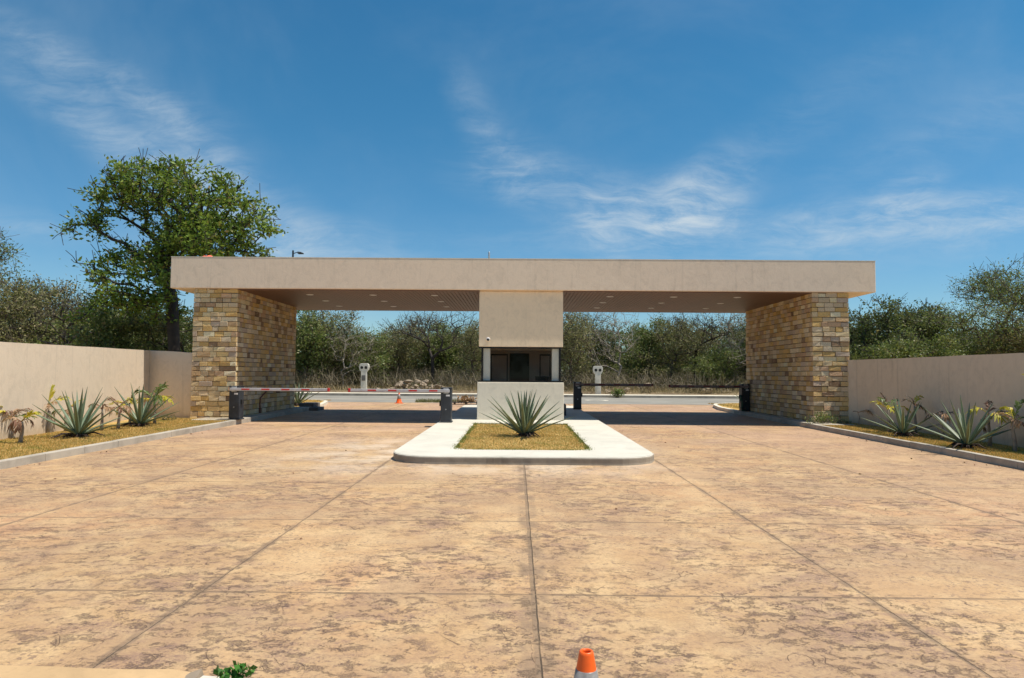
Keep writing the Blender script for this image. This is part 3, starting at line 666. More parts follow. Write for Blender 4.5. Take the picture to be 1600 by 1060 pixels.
# ------------------------------------------------------------------ barriers
def barrier(loc, sgn, L, hh, dark, label, plate_side=1):
    t = empty('barrier_gate', loc, 0, label, 'barrier gate', 'boom barriers at the gate lanes')
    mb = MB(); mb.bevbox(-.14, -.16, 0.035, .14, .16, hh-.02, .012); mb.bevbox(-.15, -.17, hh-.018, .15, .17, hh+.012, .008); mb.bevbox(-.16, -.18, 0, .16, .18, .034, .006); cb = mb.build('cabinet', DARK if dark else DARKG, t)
    mb = MB(); mb.box(plate_side*.05-.05, -.1675, hh-.22, plate_side*.05+.05, -.1615, hh-.175); mb.build('label_plate', WHITE, cb)
    mb = MB(); mb.lathe([(.018, -.163), (.018, -.170)], 12, (.0, 0, hh*.38), 'y'); mb.build('lock', STEEL, cb)
    mb = MB(); mb.bevbox(sgn*.145 if sgn > 0 else -.185, -.06, hh*.47, .185 if sgn > 0 else -.145, .06, hh*.47+.13, .006); mb.build('photocell', RUBB, cb)
    za = hh-.115
    mb = MB(); mb.smooth = False
    x = .0; seg = 0; L0 = L
    pat = [.32, .21]*20; y0, y1 = -.235, -.19
    k = 0; pos = -.1
    mb.cur = 0; a, b_ = sorted((sgn*pos, sgn*(L-.06))); mb.bevbox(a, y0, za, b_, y1, za+.078, .008)
    mb.cur = 1; s = .22
    while s+.22 < L-.1:
        a, b_ = sorted((sgn*s, sgn*(s+.22))); mb.box(a, y0-.003, za+.022, b_, y0-.0005, za+.064); mb.box(a, y1+.0005, za+.022, b_, y1+.003, za+.064); s += .54
    mb.cur = 2; a, b_ = sorted((sgn*.04, sgn*(L-.07))); mb.box(a, y0+.008, za-.014, b_, y1-.008, za-.0005)
    arm = mb.build('boom_arm', [SILV if not dark else simple('shaded_boom_%d' % int(sgn+5), (.19, .14, .13), .5, .1), RED if not dark else REDD, RUBB], t)  # dark booms: canopy shade painted into the aluminium and red colours
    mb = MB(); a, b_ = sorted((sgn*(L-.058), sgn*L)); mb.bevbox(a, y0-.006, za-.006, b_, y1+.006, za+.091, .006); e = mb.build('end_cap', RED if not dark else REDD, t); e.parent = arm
    mb = MB(); mb.bevbox(-.07, -.188, za-.03, .07, -.162, za+.11, .006); h_ = mb.build('arm_clamp', STEEL, t)
    return t
zk = gz(18.4)+KZ+.004
barrier((-7.76, 18.62, zk), 1, 2.60, .90, False, 'barrier gate standing against the left stone pillar, its boom pointing right')
barrier((-1.99, 18.25, gz(18.25)+IZ), -1, 2.58, .91, False, 'barrier gate on the island left of the booth, its boom pointing left')
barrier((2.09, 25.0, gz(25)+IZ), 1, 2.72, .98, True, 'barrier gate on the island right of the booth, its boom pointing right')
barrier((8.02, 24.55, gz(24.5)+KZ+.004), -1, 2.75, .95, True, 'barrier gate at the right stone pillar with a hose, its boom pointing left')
mb = MB(); mb.smooth = True; P = []
for i in range(30):
    a = 2*math.pi*i/26; P.append((7.83+.03*math.sin(i*.5), 24.35+.13*math.cos(a), .60+.24*math.sin(a)+i*.0015))
P += [(7.84, 24.3, .3), (7.9, 24.1, .29)]
mb.tube(P, .014, 8); tag(mb.build('hose', GREENH), 'coiled dark green hose hanging at the right barrier cabinet', 'hose')
mb = MB(); mb.smooth = True; mb.tube([(-8.0, 21.0, .27), (-8.03, 21.05, .55), (-8.045, 21.1, .72), (-8.01, 21.4, .88), (-8.0, 21.6, .95)], .022, 8); tag(mb.build('conduit_pipe', RUST), 'bent rusty pipe stub against the left stone pillar', 'pipe')

# ------------------------------------------------------------------ cones
def cone(loc, H, label, sleeve=True, rt=.026, rb=.105):
    t = empty('traffic_cone', loc, R(12), label, 'traffic cone')
    mb = MB(); mb.smooth = True
    def rad(z): return rb+(rt-rb)*(z-.02)/(H-.02)
    mb.lathe([(rad(.02)+.012, .02), (rad(.035), .035), (rad(H*.6), H*.6), (rad(H-.012), H-.012), (rad(H)+.0, H-.003), (rad(H)-.004, H), (rad(H)-.009, H-.002), (rad(H)-.010, H-.012), (rad(H*.3)-.012, H*.3)], 40)
    bd = mb.build('cone_body', OR, t)
    mb = MB(); mb.bevbox(-rb*1.45, -rb*1.45, 0, rb*1.45, rb*1.45, .022, .008); mb.build('base', OR, t)
    if sleeve:
        mb = MB(); mb.smooth = True; z0, z1 = H*.42, H*.855
        mb.lathe([(rad(z0)+.0005, z0), (rad(z0)+.0025, z0+.001), (rad(z1)+.0025, z1-.001), (rad(z1)+.0005, z1)], 40); mb.build('reflective_sleeve', REFL, t)
    return t
cone((pix(917, 2.62), 2.62, gz(2.6)), .455, 'orange traffic cone with a grey reflective sleeve, cut off by the bottom of the photo')
cone((pix(624.5, 31.0), 31.0, gz(31)), .47, 'small orange traffic cone standing far off by the road', True, .03, .13)
# ------------------------------------------------------------------ drain and slab, bottom left
SLAB = concrete('sandy_slab_concrete', (.56, .37, .19), .25)
rg = random.Random(14); top = [(-7.6, 3.60)]+[(-7.6+i*.2, 3.60-.20*(i/29.)**1.5+rg.uniform(-.012, .012)) for i in range(1, 30)]+[(-1.69, 3.38)]
n_ = len(top); mb = MB(); mb.add([(x, y, gz(y)+.030) for x, y in top]+[(x, 1.2, gz(1.2)+.030) for x, y in top], [(n_+i, n_+i+1, i+1, i) for i in range(n_-1)])
mb.add([(x, y, gz(y)+.030) for x, y in top]+[(x, y+.012, gz(y)-.01) for x, y in top], [(i, i+1, n_+i+1, n_+i) for i in range(n_-1)])
tag(mb.build('concrete_slab', SLAB), kind='structure')
dr = empty('drain', (-1.62, 3.33, gz(3.3)), R(-8), 'open drain slot with a pale metal rim at the bottom left of the drive', 'drain')
mb = MB(); mb.box(0, -.02, .001, 1.4, .02, .028); mb.box(0, -.36, .001, 1.4, -.33, .028); mb.box(-.0, -.329, .001, .03, -.021, .026); mb.build('rim', POST, dr)
mb = MB(); mb.box(.03, -.33, .001, 1.4, -.02, .006); mb.build('channel', PIT, dr)
mb = MB(); mb.box(-.03, .021, .001, 1.4, .036, .012); mb.build('gasket', RUBB, dr)
rg = random.Random(8); mb = MB()
mb.prism([(-.12, -.16), (-.02, -.2), (.0, -.02), (-.02, .05), (-.07, .03)], 0, .035); st = mb.build('stone', ROCK); st.location = (-1.615, 3.33, gz(3.3)+.012); st.rotation_euler = (R(7), R(-12), R(-8)); tag(st, 'broken grey stone chip wedged at the end of the drain', 'stone')

def leaf_cloud(cs, dirs, sizes, wid=.45, rg=None):
    n_ = len(cs); dirs = dirs/np.linalg.norm(dirs, axis=1, keepdims=True)
    rnd = rg.randn(n_, 3); s_ = np.cross(dirs, rnd); s_ /= np.linalg.norm(s_, axis=1, keepdims=True)+1e-9
    L = sizes[:, None]; V = np.zeros((n_, 4, 3)); V[:, 0] = cs; V[:, 1] = cs+dirs*L*.5+s_*L*wid*.5; V[:, 2] = cs+dirs*L; V[:, 3] = cs+dirs*L*.5-s_*L*wid*.5
    return V.reshape(-1, 3), np.arange(n_*4).reshape(-1, 4)
rn = np.random.RandomState(4)
wd = empty('weed', (-1.44, 3.27, gz(3.3)+.006), 0, 'small bright green weed growing out of the drain', 'weed')
mb = MB(); tips = []
for i in range(14):
    a = rn.rand()*6.28; r = rn.rand()**.6*.075; h = .045+.06*rn.rand()*(1-r*5); p = (r*math.cos(a), r*math.sin(a), h); tips.append(p); mb.tube([(0, 0, 0), (p[0]*.5, p[1]*.5, h*.7), p], .002, 5)
mb.build('stem', WEED, wd)
cs = np.repeat(np.array(tips), 7, 0)+rn.randn(98, 3)*.008; dr_ = rn.randn(98, 3)+np.array([0, 0, .3]); V, F = leaf_cloud(cs, dr_, .02+.025*rn.rand(98), .7, rn)
link('leaves', np_mesh('weed_leaves', V, F, WEED), wd)
# vegetation and small things
# ------------------------------------------------------------------ agaves
def agave(name, loc, specs, label, base_r=.10, seed=0, wid=.062):
    """specs: list of (azimuth, elevation, length)"""
    rg = random.Random(seed); t = empty('agave', loc, 0, label, 'agave')
    V = []; F = []; E = []
    ns = 10
    for (az, el, L) in specs:
        az += rg.uniform(-.06, .06); el += rg.uniform(-.03, .03); L *= rg.uniform(.94, 1.05); W = wid*rg.uniform(.85, 1.12)
        ca, sa = math.cos(az), math.sin(az); b = len(V); droop = rg.uniform(.02, .12)*(1.2-el/1.6)
        tw = rg.uniform(-.25, .25)
        p = Vector((ca*base_r*.35*(1.3-el*.6), sa*base_r*.35*(1.3-el*.6), .075)); e = el
        side0 = Vector((-sa, ca, 0))
        for k in range(ns+1):
            s = k/ns; d_ = Vector((ca*math.cos(e), sa*math.cos(e), math.sin(e))); up = Vector((-ca*math.sin(e), -sa*math.sin(e), math.cos(e)))
            sd = side0*math.cos(tw*s)+up*math.sin(tw*s); up2 = d_.cross(sd)*-1 if False else sd.cross(d_)*-1
            up2 = up*math.cos(tw*s)-side0*math.sin(tw*s)
            w_ = W*.5*min(1, (.62+1.35*s))*(1-max(0, (s-.30)/.70)**1.7)+.0012
            th = .016*(1-s)**.8+.002
            g_ = w_*.42
            for (a, h, ed) in ((-1, g_, 1), (-.5, g_*.30, .45), (0, 0, 0), (.5, g_*.30, .45), (1, g_, 1), (.5, g_*.3-th, .4), (0, -th*1.3, 0), (-.5, g_*.3-th, .4)):
                V.append(p+sd*(a*w_)+up2*h); E.append(ed)
            p = p+d_*(L/ns); e -= droop/ns*2*s
        for k in range(ns):
            for q in range(8):
                r_ = (q+1) % 8; F.append((b+k*8+q, b+k*8+r_, b+(k+1)*8+r_, b+(k+1)*8+q))
    me = bpy.data.meshes.new('agave_leaves'); me.from_pydata([tuple(v) for v in V], [], F); me.materials.append(AGM)
    at = me.attributes.new('edge', 'FLOAT', 'POINT'); at.data.foreach_set('value', np.array(E, np.float32))
    me.polygons.foreach_set('use_smooth', [True]*len(F)); me.update()
    o = link('leaves', me, t)
    mb = MB(); mb.smooth = True; mb.lathe([(.02, -.03), (base_r*.85, -.02), (base_r*1.0, .03), (base_r*.7, .09), (.03, .12)], 14)
    for i in range(26):
        a = rg.uniform(0, 6.28); l = rg.uniform(.07, .17)
        mb.tube([(math.cos(a)*base_r*.8, math.sin(a)*base_r*.8, .06), (math.cos(a)*(base_r+l*.5), math.sin(a)*(base_r+l*.5), .06+rg.uniform(-.01, .03)), (math.cos(a)*(base_r+l), math.sin(a)*(base_r+l), rg.uniform(.0, .05))], [.012, .009, .002], 5)
    for i in range(5):
        a = rg.uniform(0, 6.28); l = rg.uniform(.2, .42); mb.tube([(math.cos(a)*base_r*.7, math.sin(a)*base_r*.7, .08), (math.cos(a)*(base_r+l*.4), math.sin(a)*(base_r+l*.4), .10), (math.cos(a)*(base_r+l*.8), math.sin(a)*(base_r+l*.8), .04), (math.cos(a+.1)*(base_r+l), math.sin(a+.1)*(base_r+l), .012)], [.022, .018, .010, .002], 5)
    mb.build('stem_base', AGB, t); return t
GA = 2.39996
def rosette(n_, e0, e1, L0, L1, seed, pw=.8):
    rg = random.Random(seed); out = []
    for i in range(n_):
        s = (i+.5)/n_; el = e1+(e0-e1)*s**pw; out.append((i*GA, el, L0+(L1-L0)*s+rg.uniform(-.05, .05)))
    return out
agave('agave', (pix(820, 14.75), 14.75, gz(14.7)+IZ-.04), rosette(38, 1.54, .33, 1.12, .92, 1, 1.0), 'big upright blue green agave in the island turf before the booth', .13, 1, .072)
def g2(y): return gz(y)+.10
agave('agave', (pix(124, 13.7), 13.7, g2(13.7)), rosette(21, 1.45, .22, 1.05, .95, 2, 1.05), 'wide left bed agave with long low leaves, nearer of the two by the sunlit wall', .12, 2, .076)
agave('agave', (pix(220, 16.3), 16.3, g2(16.3)), rosette(19, 1.42, .32, 1.05, .92, 3, 1.05), 'left bed agave further back, nearest the left stone pillar', .11, 3, .080)
agave('agave', (pix(1405, 15.4), 15.4, g2(15.4)), rosette(15, 1.40, .25, .90, .85, 4, 1.0), 'right bed agave nearest the right pillar, in front of yellowing palm leaves', .11, 4, .080)
agave('agave', (pix(1503, 13.0), 13.0, g2(13)), rosette(20, 1.46, .32, .98, .90, 5, 1.1), 'right bed agave in the middle of the shaded wall, with dark upright leaves', .11, 5, .074)
agave('agave', (-8.55, 26.3, gz(26.3)+.1), rosette(20, 1.45, .5, 1.15, .9, 6, 1.1), 'tall agave half hidden behind the left stone pillar', .12, 6, .06)
agave('agave', (9.25, 27.2, gz(27)+.1), rosette(20, 1.45, .4, 1.05, .9, 7, 1.1), 'agave behind the right barrier cabinet, only its tips showing', .12, 7, .06)

# ------------------------------------------------------------------ wilted palms
def palm(loc, H, fr, label, seed, stem_r=.028):
    """fr: list of (azimuth deg, rise deg, length, material, limpness)"""
    rg = random.Random(seed); t = empty('young_palm', loc, 0, label, 'palm')
    mb = MB(); mb.smooth = True
    mb.tube([(0, 0, -.03), (.01, 0, H*.3), (rg.uniform(-.03, .03), .01, H*.7), (rg.uniform(-.02, .02), 0, H)], [stem_r*1.5, stem_r*1.2, stem_r*.9, stem_r*.6], 8); mb.build('stem', GBARK, t)
    for (az, el, L, mt, limp) in fr:
        L *= {PF_Y: 1.1, PF_G: 1.0}.get(mt, .78)*rg.uniform(.85, 1.1); el += rg.uniform(-14, 22)
        mb = MB(); a = R(az)+rg.uniform(-.35, .35); limp *= rg.uniform(.45, 1.35); e = R(el); p = Vector((0, 0, H)); pts = [p.copy()]; dirs = []
        nseg = 8
        for k in range(nseg):
            d_ = Vector((math.cos(a)*math.cos(e), math.sin(a)*math.cos(e), math.sin(e))); p = p+d_*L/nseg; pts.append(p.copy()); dirs.append(d_); e -= limp*(.26+k*.07)
        dirs.append(dirs[-1]); mb.smooth = True; mb.tube(pts, [.009*(1-.8*k/nseg) for k in range(nseg+1)], 5); mb.smooth = False
        side = Vector((-math.sin(a), math.cos(a), 0))
        for k in range(3, nseg*2+1):
            s = k/2; i = min(int(s), nseg-1); q = pts[i].lerp(pts[i+1], s-i) if i < nseg else pts[-1]
            for sg in (-1, 1):
                if rg.random() < .22: continue
                ll = L*.50*math.sin(math.pi*(.18+.72*k/(nseg*2)))*rg.uniform(.6, 1.25); d_ = (dirs[i]*rg.uniform(.7, 1.1)+side*sg*rg.uniform(.35, .9)+Vector((0, 0, .25-limp*.8+rg.uniform(-.45, .45)))).normalized()
                w_ = ll*(.085 if mt in (PF_Y, PF_G) else .055)+.004; nrm = d_.cross(side*sg).normalized() if abs(d_.dot(side)) < .98 else Vector((0, 0, 1)); ws_ = d_.cross(nrm).normalized()
                ws_ = (ws_+nrm*rg.uniform(-.7, .7)).normalized()
                m1 = q+d_*ll*.45+Vector((0, 0, -ll*limp*.10)); e1 = q+d_*ll*.85+Vector((0, 0, -ll*(limp*.7+.06)))
                mb.add([q-ws_*.003, q+ws_*.003, m1+ws_*w_, m1-ws_*w_, e1], [(0, 1, 2, 3), (3, 2, 4)])
        mb.build('frond', mt, t)
    return t
G, Y, B_, T_, K_ = PF_G, PF_Y, PF_B, PF_T, PF_DK
palm((pix(18, 13.3), 13.3, g2(13.3)), .42, [(20, 60, .50, B_, .45), (100, 50, .5, T_, .5), (190, 45, .55, B_, .5), (250, 35, .5, Y, .3), (300, 55, .48, B_, .55), (340, 20, .45, G, .3)], 'wilted young palm at the left edge of the photo, brown with a yellow green frond', 1)
palm((pix(34, 12.6), 12.6, g2(12.6)), .40, [(330, 55, .50, Y, .25), (10, 30, .42, B_, .6), (60, 50, .4, G, .3), (200, 40, .42, T_, .6), (280, 40, .4, B_, .7), (310, 5, .38, B_, .6)], 'wilted young palm with one upright lime frond, second from the left edge', 2)
palm((pix(76, 14.6), 14.6, g2(14.6)), .60, [(100, 75, .42, Y, .2), (30, 50, .42, Y, .35), (350, 20, .38, T_, .6), (190, 40, .42, Y, .35), (250, 20, .40, B_, .7), (300, 20, .36, T_, .6), (150, 10, .36, B_, .6)], 'bright yellow topped young palm against the sunlit wall', 3)
palm((pix(104, 14.9), 14.9, g2(14.9)), .46, [(60, 60, .38, Y, .2), (10, 40, .38, B_, .5), (210, 30, .36, G, .4), (300, 20, .36, T_, .6)], 'small young palm peeping out behind the wide left agave', 4)
palm((pix(160, 15.2), 15.2, g2(15.2)), .48, [(0, 70, .45, B_, .35), (180, 40, .45, B_, .55), (330, 30, .48, T_, .55), (90, 40, .45, B_, .6), (250, 30, .4, T_, .6)], 'all brown withered palm standing between the two left agaves', 5)
palm((pix(186, 15.6), 15.6, g2(15.6)), .50, [(10, 35, .50, T_, .55), (60, 50, .45, B_, .5), (300, 20, .45, B_, .7), (180, 55, .5, B_, .5), (230, 20, .40, B_, .7)], 'brown drooping palm just left of the rear left agave', 6)
palm((pix(204, 16.6), 16.6, g2(16.6)), .55, [(180, 20, .45, Y, .2), (0, 60, .5, G, .3), (280, 40, .4, Y, .4), (220, 10, .4, Y, .4), (70, 40, .4, B_, .4)], 'yellow leaved palm behind the rear left agave', 7)
palm((pix(243, 17.2), 17.2, g2(17.2)), .60, [(10, 60, .62, G, .25), (330, 10, .6, Y, .45), (290, 30, .55, G, .4), (180, 45, .6, G, .3), (220, 20, .5, Y, .5), (90, 60, .6, G, .3)], 'green and gold palm at the shaded wall corner by the left pillar', 8)
palm((pix(1384, 16.4), 16.4, g2(16.4)), .55, [(180, 30, .45, Y, .3), (120, 70, .6, K_, .2), (250, 30, .42, Y, .4), (30, 60, .5, G, .35), (330, 40, .45, Y, .4), (200, 60, .5, G, .3)], 'yellow and green palm behind the right bed agave nearest the pillar', 9)
palm((pix(1425, 15.8), 15.8, g2(15.8)), .68, [(100, 78, .40, K_, .25), (20, 40, .42, Y, .4), (280, 20, .38, B_, .6), (180, 50, .4, K_, .4), (330, 5, .4, K_, .5)], 'dark browned palm with an upright black frond behind the first right agave', 10)
palm((pix(1466, 14.6), 14.6, g2(14.6)), .50, [(180, 30, .48, K_, .5), (0, 40, .4, B_, .5), (270, 30, .36, T_, .8), (60, 60, .4, K_, .4)], 'dark withered palm between the two right agaves', 11)
palm((pix(1539, 13.3), 13.3, g2(13.3)), .60, [(5, 35, .62, K_, .35), (40, 55, .5, B_, .45), (180, 35, .45, Y, .4), (270, 20, .42, Y, .5), (220, 5, .45, K_, .6), (320, 20, .4, Y, .5)], 'palm with yellow leaves and one long dark arching frond, right of the dark upright agave', 12)
palm((pix(1577, 12.5), 12.5, g2(12.5)), .56, [(190, 30, .46, T_, .45), (20, 50, .50, G, .3), (340, 15, .48, G, .4), (250, 20, .40, T_, .7), (90, 60, .45, Y, .4), (300, 0, .4, B_, .6)], 'tan and green young palm second from the right edge of the photo', 13)
palm((pix(1622, 12.3), 12.3, g2(12.3)), .95, [(170, 60, .48, Y, .35), (200, 35, .5, T_, .5), (250, 30, .45, Y, .5), (30, 50, .5, G, .3), (100, 60, .5, B_, .4)], 'tallest young palm, cut by the right edge of the photo', 14)
palm((pix(1338, 18.4), 18.4, g2(18.4)), .36, [(0, 20, .55, T_, .25), (180, 50, .2, B_, .3), (340, 32, .42, T_, .35)], 'low dried frond seedling at the foot of the right stone pillar', 15, .012)

# ------------------------------------------------------------------ trees
def skeleton(trunk, tips, rg, seg=.5, pw=.35, jit=.10, sag=0):
    nodes = [np.array(trunk[0], float)]; par_ = [-1]; pl = [0.]
    for p in trunk[1:]:
        p = np.array(p, float); q = nodes[-1]; m_ = max(1, int(np.linalg.norm(p-q)/seg))
        for k in range(1, m_+1):
            x = q+(p-q)*k/m_; par_.append(len(nodes)-1); pl.append(pl[-1]+np.linalg.norm(x-nodes[-1])); nodes.append(x)
    nt = len(nodes); start = max(1, nt//3) if nt > 3 else 0
    top = nodes[-1]; tips = sorted(tips, key=lambda q: np.linalg.norm(q-top)); tipi = []
    for tp in tips:
        A = np.array(nodes[start:]); dist = np.linalg.norm(A-tp, axis=1); up = np.maximum(0, A[:, 2]-tp[2])*.7
        i = int(np.argmin(dist+pw*np.array(pl[start:])*.5+up))+start
        q = nodes[i]; D = np.linalg.norm(tp-q); m_ = max(1, int(D/seg)); prev = i; mid = rg.randn(3)*jit*D; mid[2] += .12*D-sag*D
        for k in range(1, m_+1):
            s = k/m_; x = q+(tp-q)*s+mid*4*s*(1-s)*.5+(rg.randn(3)*.04*seg if k < m_ else 0)
            par_.append(prev); pl.append(pl[prev]+np.linalg.norm(x-nodes[prev])); nodes.append(x); prev = len(nodes)-1
        tipi.append(prev)
    return np.array(nodes), np.array(par_), tipi, nt
def wood_mesh(name, nodes, par_, r_tip, expo, mat, rmax=None, sides=5):
    n_ = len(nodes); cnt = np.zeros(n_); has = np.zeros(n_, bool); has[par_[par_ >= 0]] = True; cnt[~has] = 1
    for i in range(n_-1, 0, -1):
        cnt[par_[i]] += cnt[i]
    r = r_tip*np.maximum(cnt, 1)**expo
    if rmax: r = np.minimum(r, rmax)
    idx = np.where(par_ >= 0)[0]; a = nodes[par_[idx]]; b = nodes[idx]; ra = r[par_[idx]].copy(); rb = r[idx]
    ra = np.minimum(ra, rb*1.35)
    d_ = b-a; L = np.linalg.norm(d_, axis=1, keepdims=True)+1e-9; d_ = d_/L
    ref = np.where(np.abs(d_[:, 2:3]) > .9, np.array([[1., 0, 0]]), np.array([[0, 0, 1.]])); u = np.cross(d_, ref); u /= np.linalg.norm(u, axis=1, keepdims=True); v = np.cross(d_, u)
    b = b+d_*np.minimum(rb[:, None]*.5, L*.3)
    m_ = len(idx); V = np.zeros((m_, 2, sides, 3))
    for k in range(sides):
        th = 2*np.pi*k/sides; o_ = u*math.cos(th)+v*math.sin(th); V[:, 0, k] = a+o_*ra[:, None]; V[:, 1, k] = b+o_*rb[:, None]*.955
    base = np.arange(m_)[:, None]*sides*2; F = []
    for k in range(sides):
        j = (k+1) % sides; F.append(np.stack([base[:, 0]+k, base[:, 0]+j, base[:, 0]+sides+j, base[:, 0]+sides+k], 1))
    F = np.concatenate(F); return np_mesh(name, V.reshape(-1, 3), F, mat, smooth=True), r
def foliage(tips, dirs, per, spread, size, wid, rg, upb=.2, tri=False):
    cs = np.repeat(tips, per, 0)+rg.randn(len(tips)*per, 3)*np.array([spread, spread, spread*.7]); dr = rg.randn(len(cs), 3)*np.array([1, 1, .7])+np.array([0, 0, upb])+np.repeat(dirs, per, 0)*.4
    return leaf_cloud(cs, dr, size*(.6+.8*rg.rand(len(cs))), wid, rg)
def lobes(spec, n_, rg, shell=.55):
    """spec: list of (cx, cy, cz, rx, ry, rz, weight)"""
    w_ = np.array([s[6]*s[3]*s[4]*s[5] for s in spec])**.8; w_ = w_/w_.sum(); out = []
    for _ in range(n_):
        s = spec[rg.choice(len(spec), p=w_)]; d_ = rg.randn(3); d_ /= np.linalg.norm(d_); rad = shell+(1-shell)*rg.rand() if rg.rand() < .75 else rg.rand()
        out.append(np.array(s[:3])+d_*rad*np.array(s[3:6]))
    return out
def make_tree(trunk, spec, ntip, seed, per, spread, size, wid, lmat, bmat, rt=.008, expo=.42, rmax=None, seg=.5, bare=0., sides=5, twigs=0, jit=.10):
    rg = np.random.RandomState(seed); tips = lobes(spec, ntip, rg)
    zmin = trunk[0][2]+.3; tips = [t for t in tips if t[2] > zmin]
    nodes, par_, ti, nt = skeleton(trunk, tips, rg, seg, jit=jit)
    extra_n = []; extra_p = []
    if twigs:
        base_n = len(nodes); cand = np.arange(nt, base_n)
        for i in rg.choice(cand, size=min(twigs, len(cand)*3)):
            d_ = nodes[i]-nodes[par_[i]]; d_ = d_/(np.linalg.norm(d_)+1e-6)+rg.randn(3)*.6+np.array([0, 0, .25]); d_ /= np.linalg.norm(d_); L = seg*(.6+1.1*rg.rand())
            a = nodes[i]+d_*L*.5+rg.randn(3)*.05*seg; extra_n += [a, a+d_*L*.5+rg.randn(3)*.08*seg]; k = base_n+len(extra_n)-2; extra_p += [i, k]
        nodes = np.concatenate([nodes, np.array(extra_n)]); par_ = np.concatenate([par_, np.array(extra_p)])
    wm, r = wood_mesh('tree_wood', nodes, par_, rt, expo, bmat, rmax, sides)
    tt = nodes[ti]; dd = tt-nodes[par_[ti]]; dd /= np.linalg.norm(dd, axis=1, keepdims=True)+1e-6
    # leaves also along the last segments
    pp = par_[ti]; sel = rg.rand(len(ti)) < .75; t2 = nodes[pp][sel]; 
    if bare > 0: keep = rg.rand(len(tt)) > bare; tt2, dd2 = tt[keep], dd[keep]; t2 = t2[rg.rand(len(t2)) > bare]
    else: tt2, dd2 = tt, dd
    P = np.concatenate([tt2, t2]); D = np.concatenate([dd2, np.zeros_like(t2)])
    V, F = foliage(P, D, per, spread, size, wid, rg)
    return wm, V, F, lmat
def tree_obj(loc, T, label, rz=0, s=1., group=None, name='tree', cat='tree'):
    t = empty(name, loc, rz, label, cat, group); t.scale = (s, s, s)
    wm, V, F, lm = T[:4]
    if len(T) < 5: T.append(np_mesh('tree_leaves', V, F, lm))
    link('trunk', wm, t); link('crown', T[4], t); return t
# the large tree behind the left wall; numbers are metres from its foot
BT_Y = 27.0; bx = pix(268, BT_Y); bz = gz(BT_Y)
k_ = BT_Y/1066.7
def L_(px, py, dy, r, rz=None, wgt=1): return ((px-268)*k_, dy, 1.5+(586-(py+.0073*(808-px)))*k_-bz, r*k_, r*k_*1.0, (rz or r)*k_, wgt)
spec = [L_(215, 285, 0, 62, 42), L_(165, 300, .6, 50, 40), L_(300, 305, -.5, 70, 48), L_(360, 335, .3, 55, 42), L_(330, 375, -.6, 60, 38), L_(130, 345, .2, 38, 24, .8),
        L_(240, 335, 1.0, 70, 40, .45), L_(200, 400, .4, 40, 26, .8), L_(250, 425, -.8, 45, 32, 1.0), L_(240, 480, -.4, 50, 25, .8), L_(95, 358, 0, 20, 9, 1.5), L_(410, 358, 0, 18, 9, 1.5), L_(385, 388, .5, 32, 22), L_(275, 385, .3, 48, 35, .8),
        L_(180, 262, 0, 28, 18, 1.3), L_(235, 250, .3, 30, 14, 1.3), L_(345, 282, .2, 32, 18, 1.2), L_(150, 400, .3, 26, 14, .5), L_(170, 430, -1.2, 40, 20, .9), L_(205, 470, -1.0, 45, 24, 1.0), L_(150, 485, -.8, 40, 20, .8), L_(265, 455, -.9, 30, 26, .8), L_(300, 345, 1.2, 60, 40, .5)]
tr = [((274-268)*k_, 0, -.3), ((272-268)*k_, 0, 1.6), ((266-268)*k_, 0, 3.4), ((262-268)*k_, .1, 4.2), ((248-268)*k_, .1, 5.6)]
BIG = list(make_tree(tr, spec, 600, 21, 19, .17, .17, .5, LF_BIG, DBARK, .012, .46, .24, .42, twigs=700, jit=.13))
tree_obj((bx, BT_Y, bz), BIG, 'tall spreading green tree rising behind the left wall beside the gate roof')

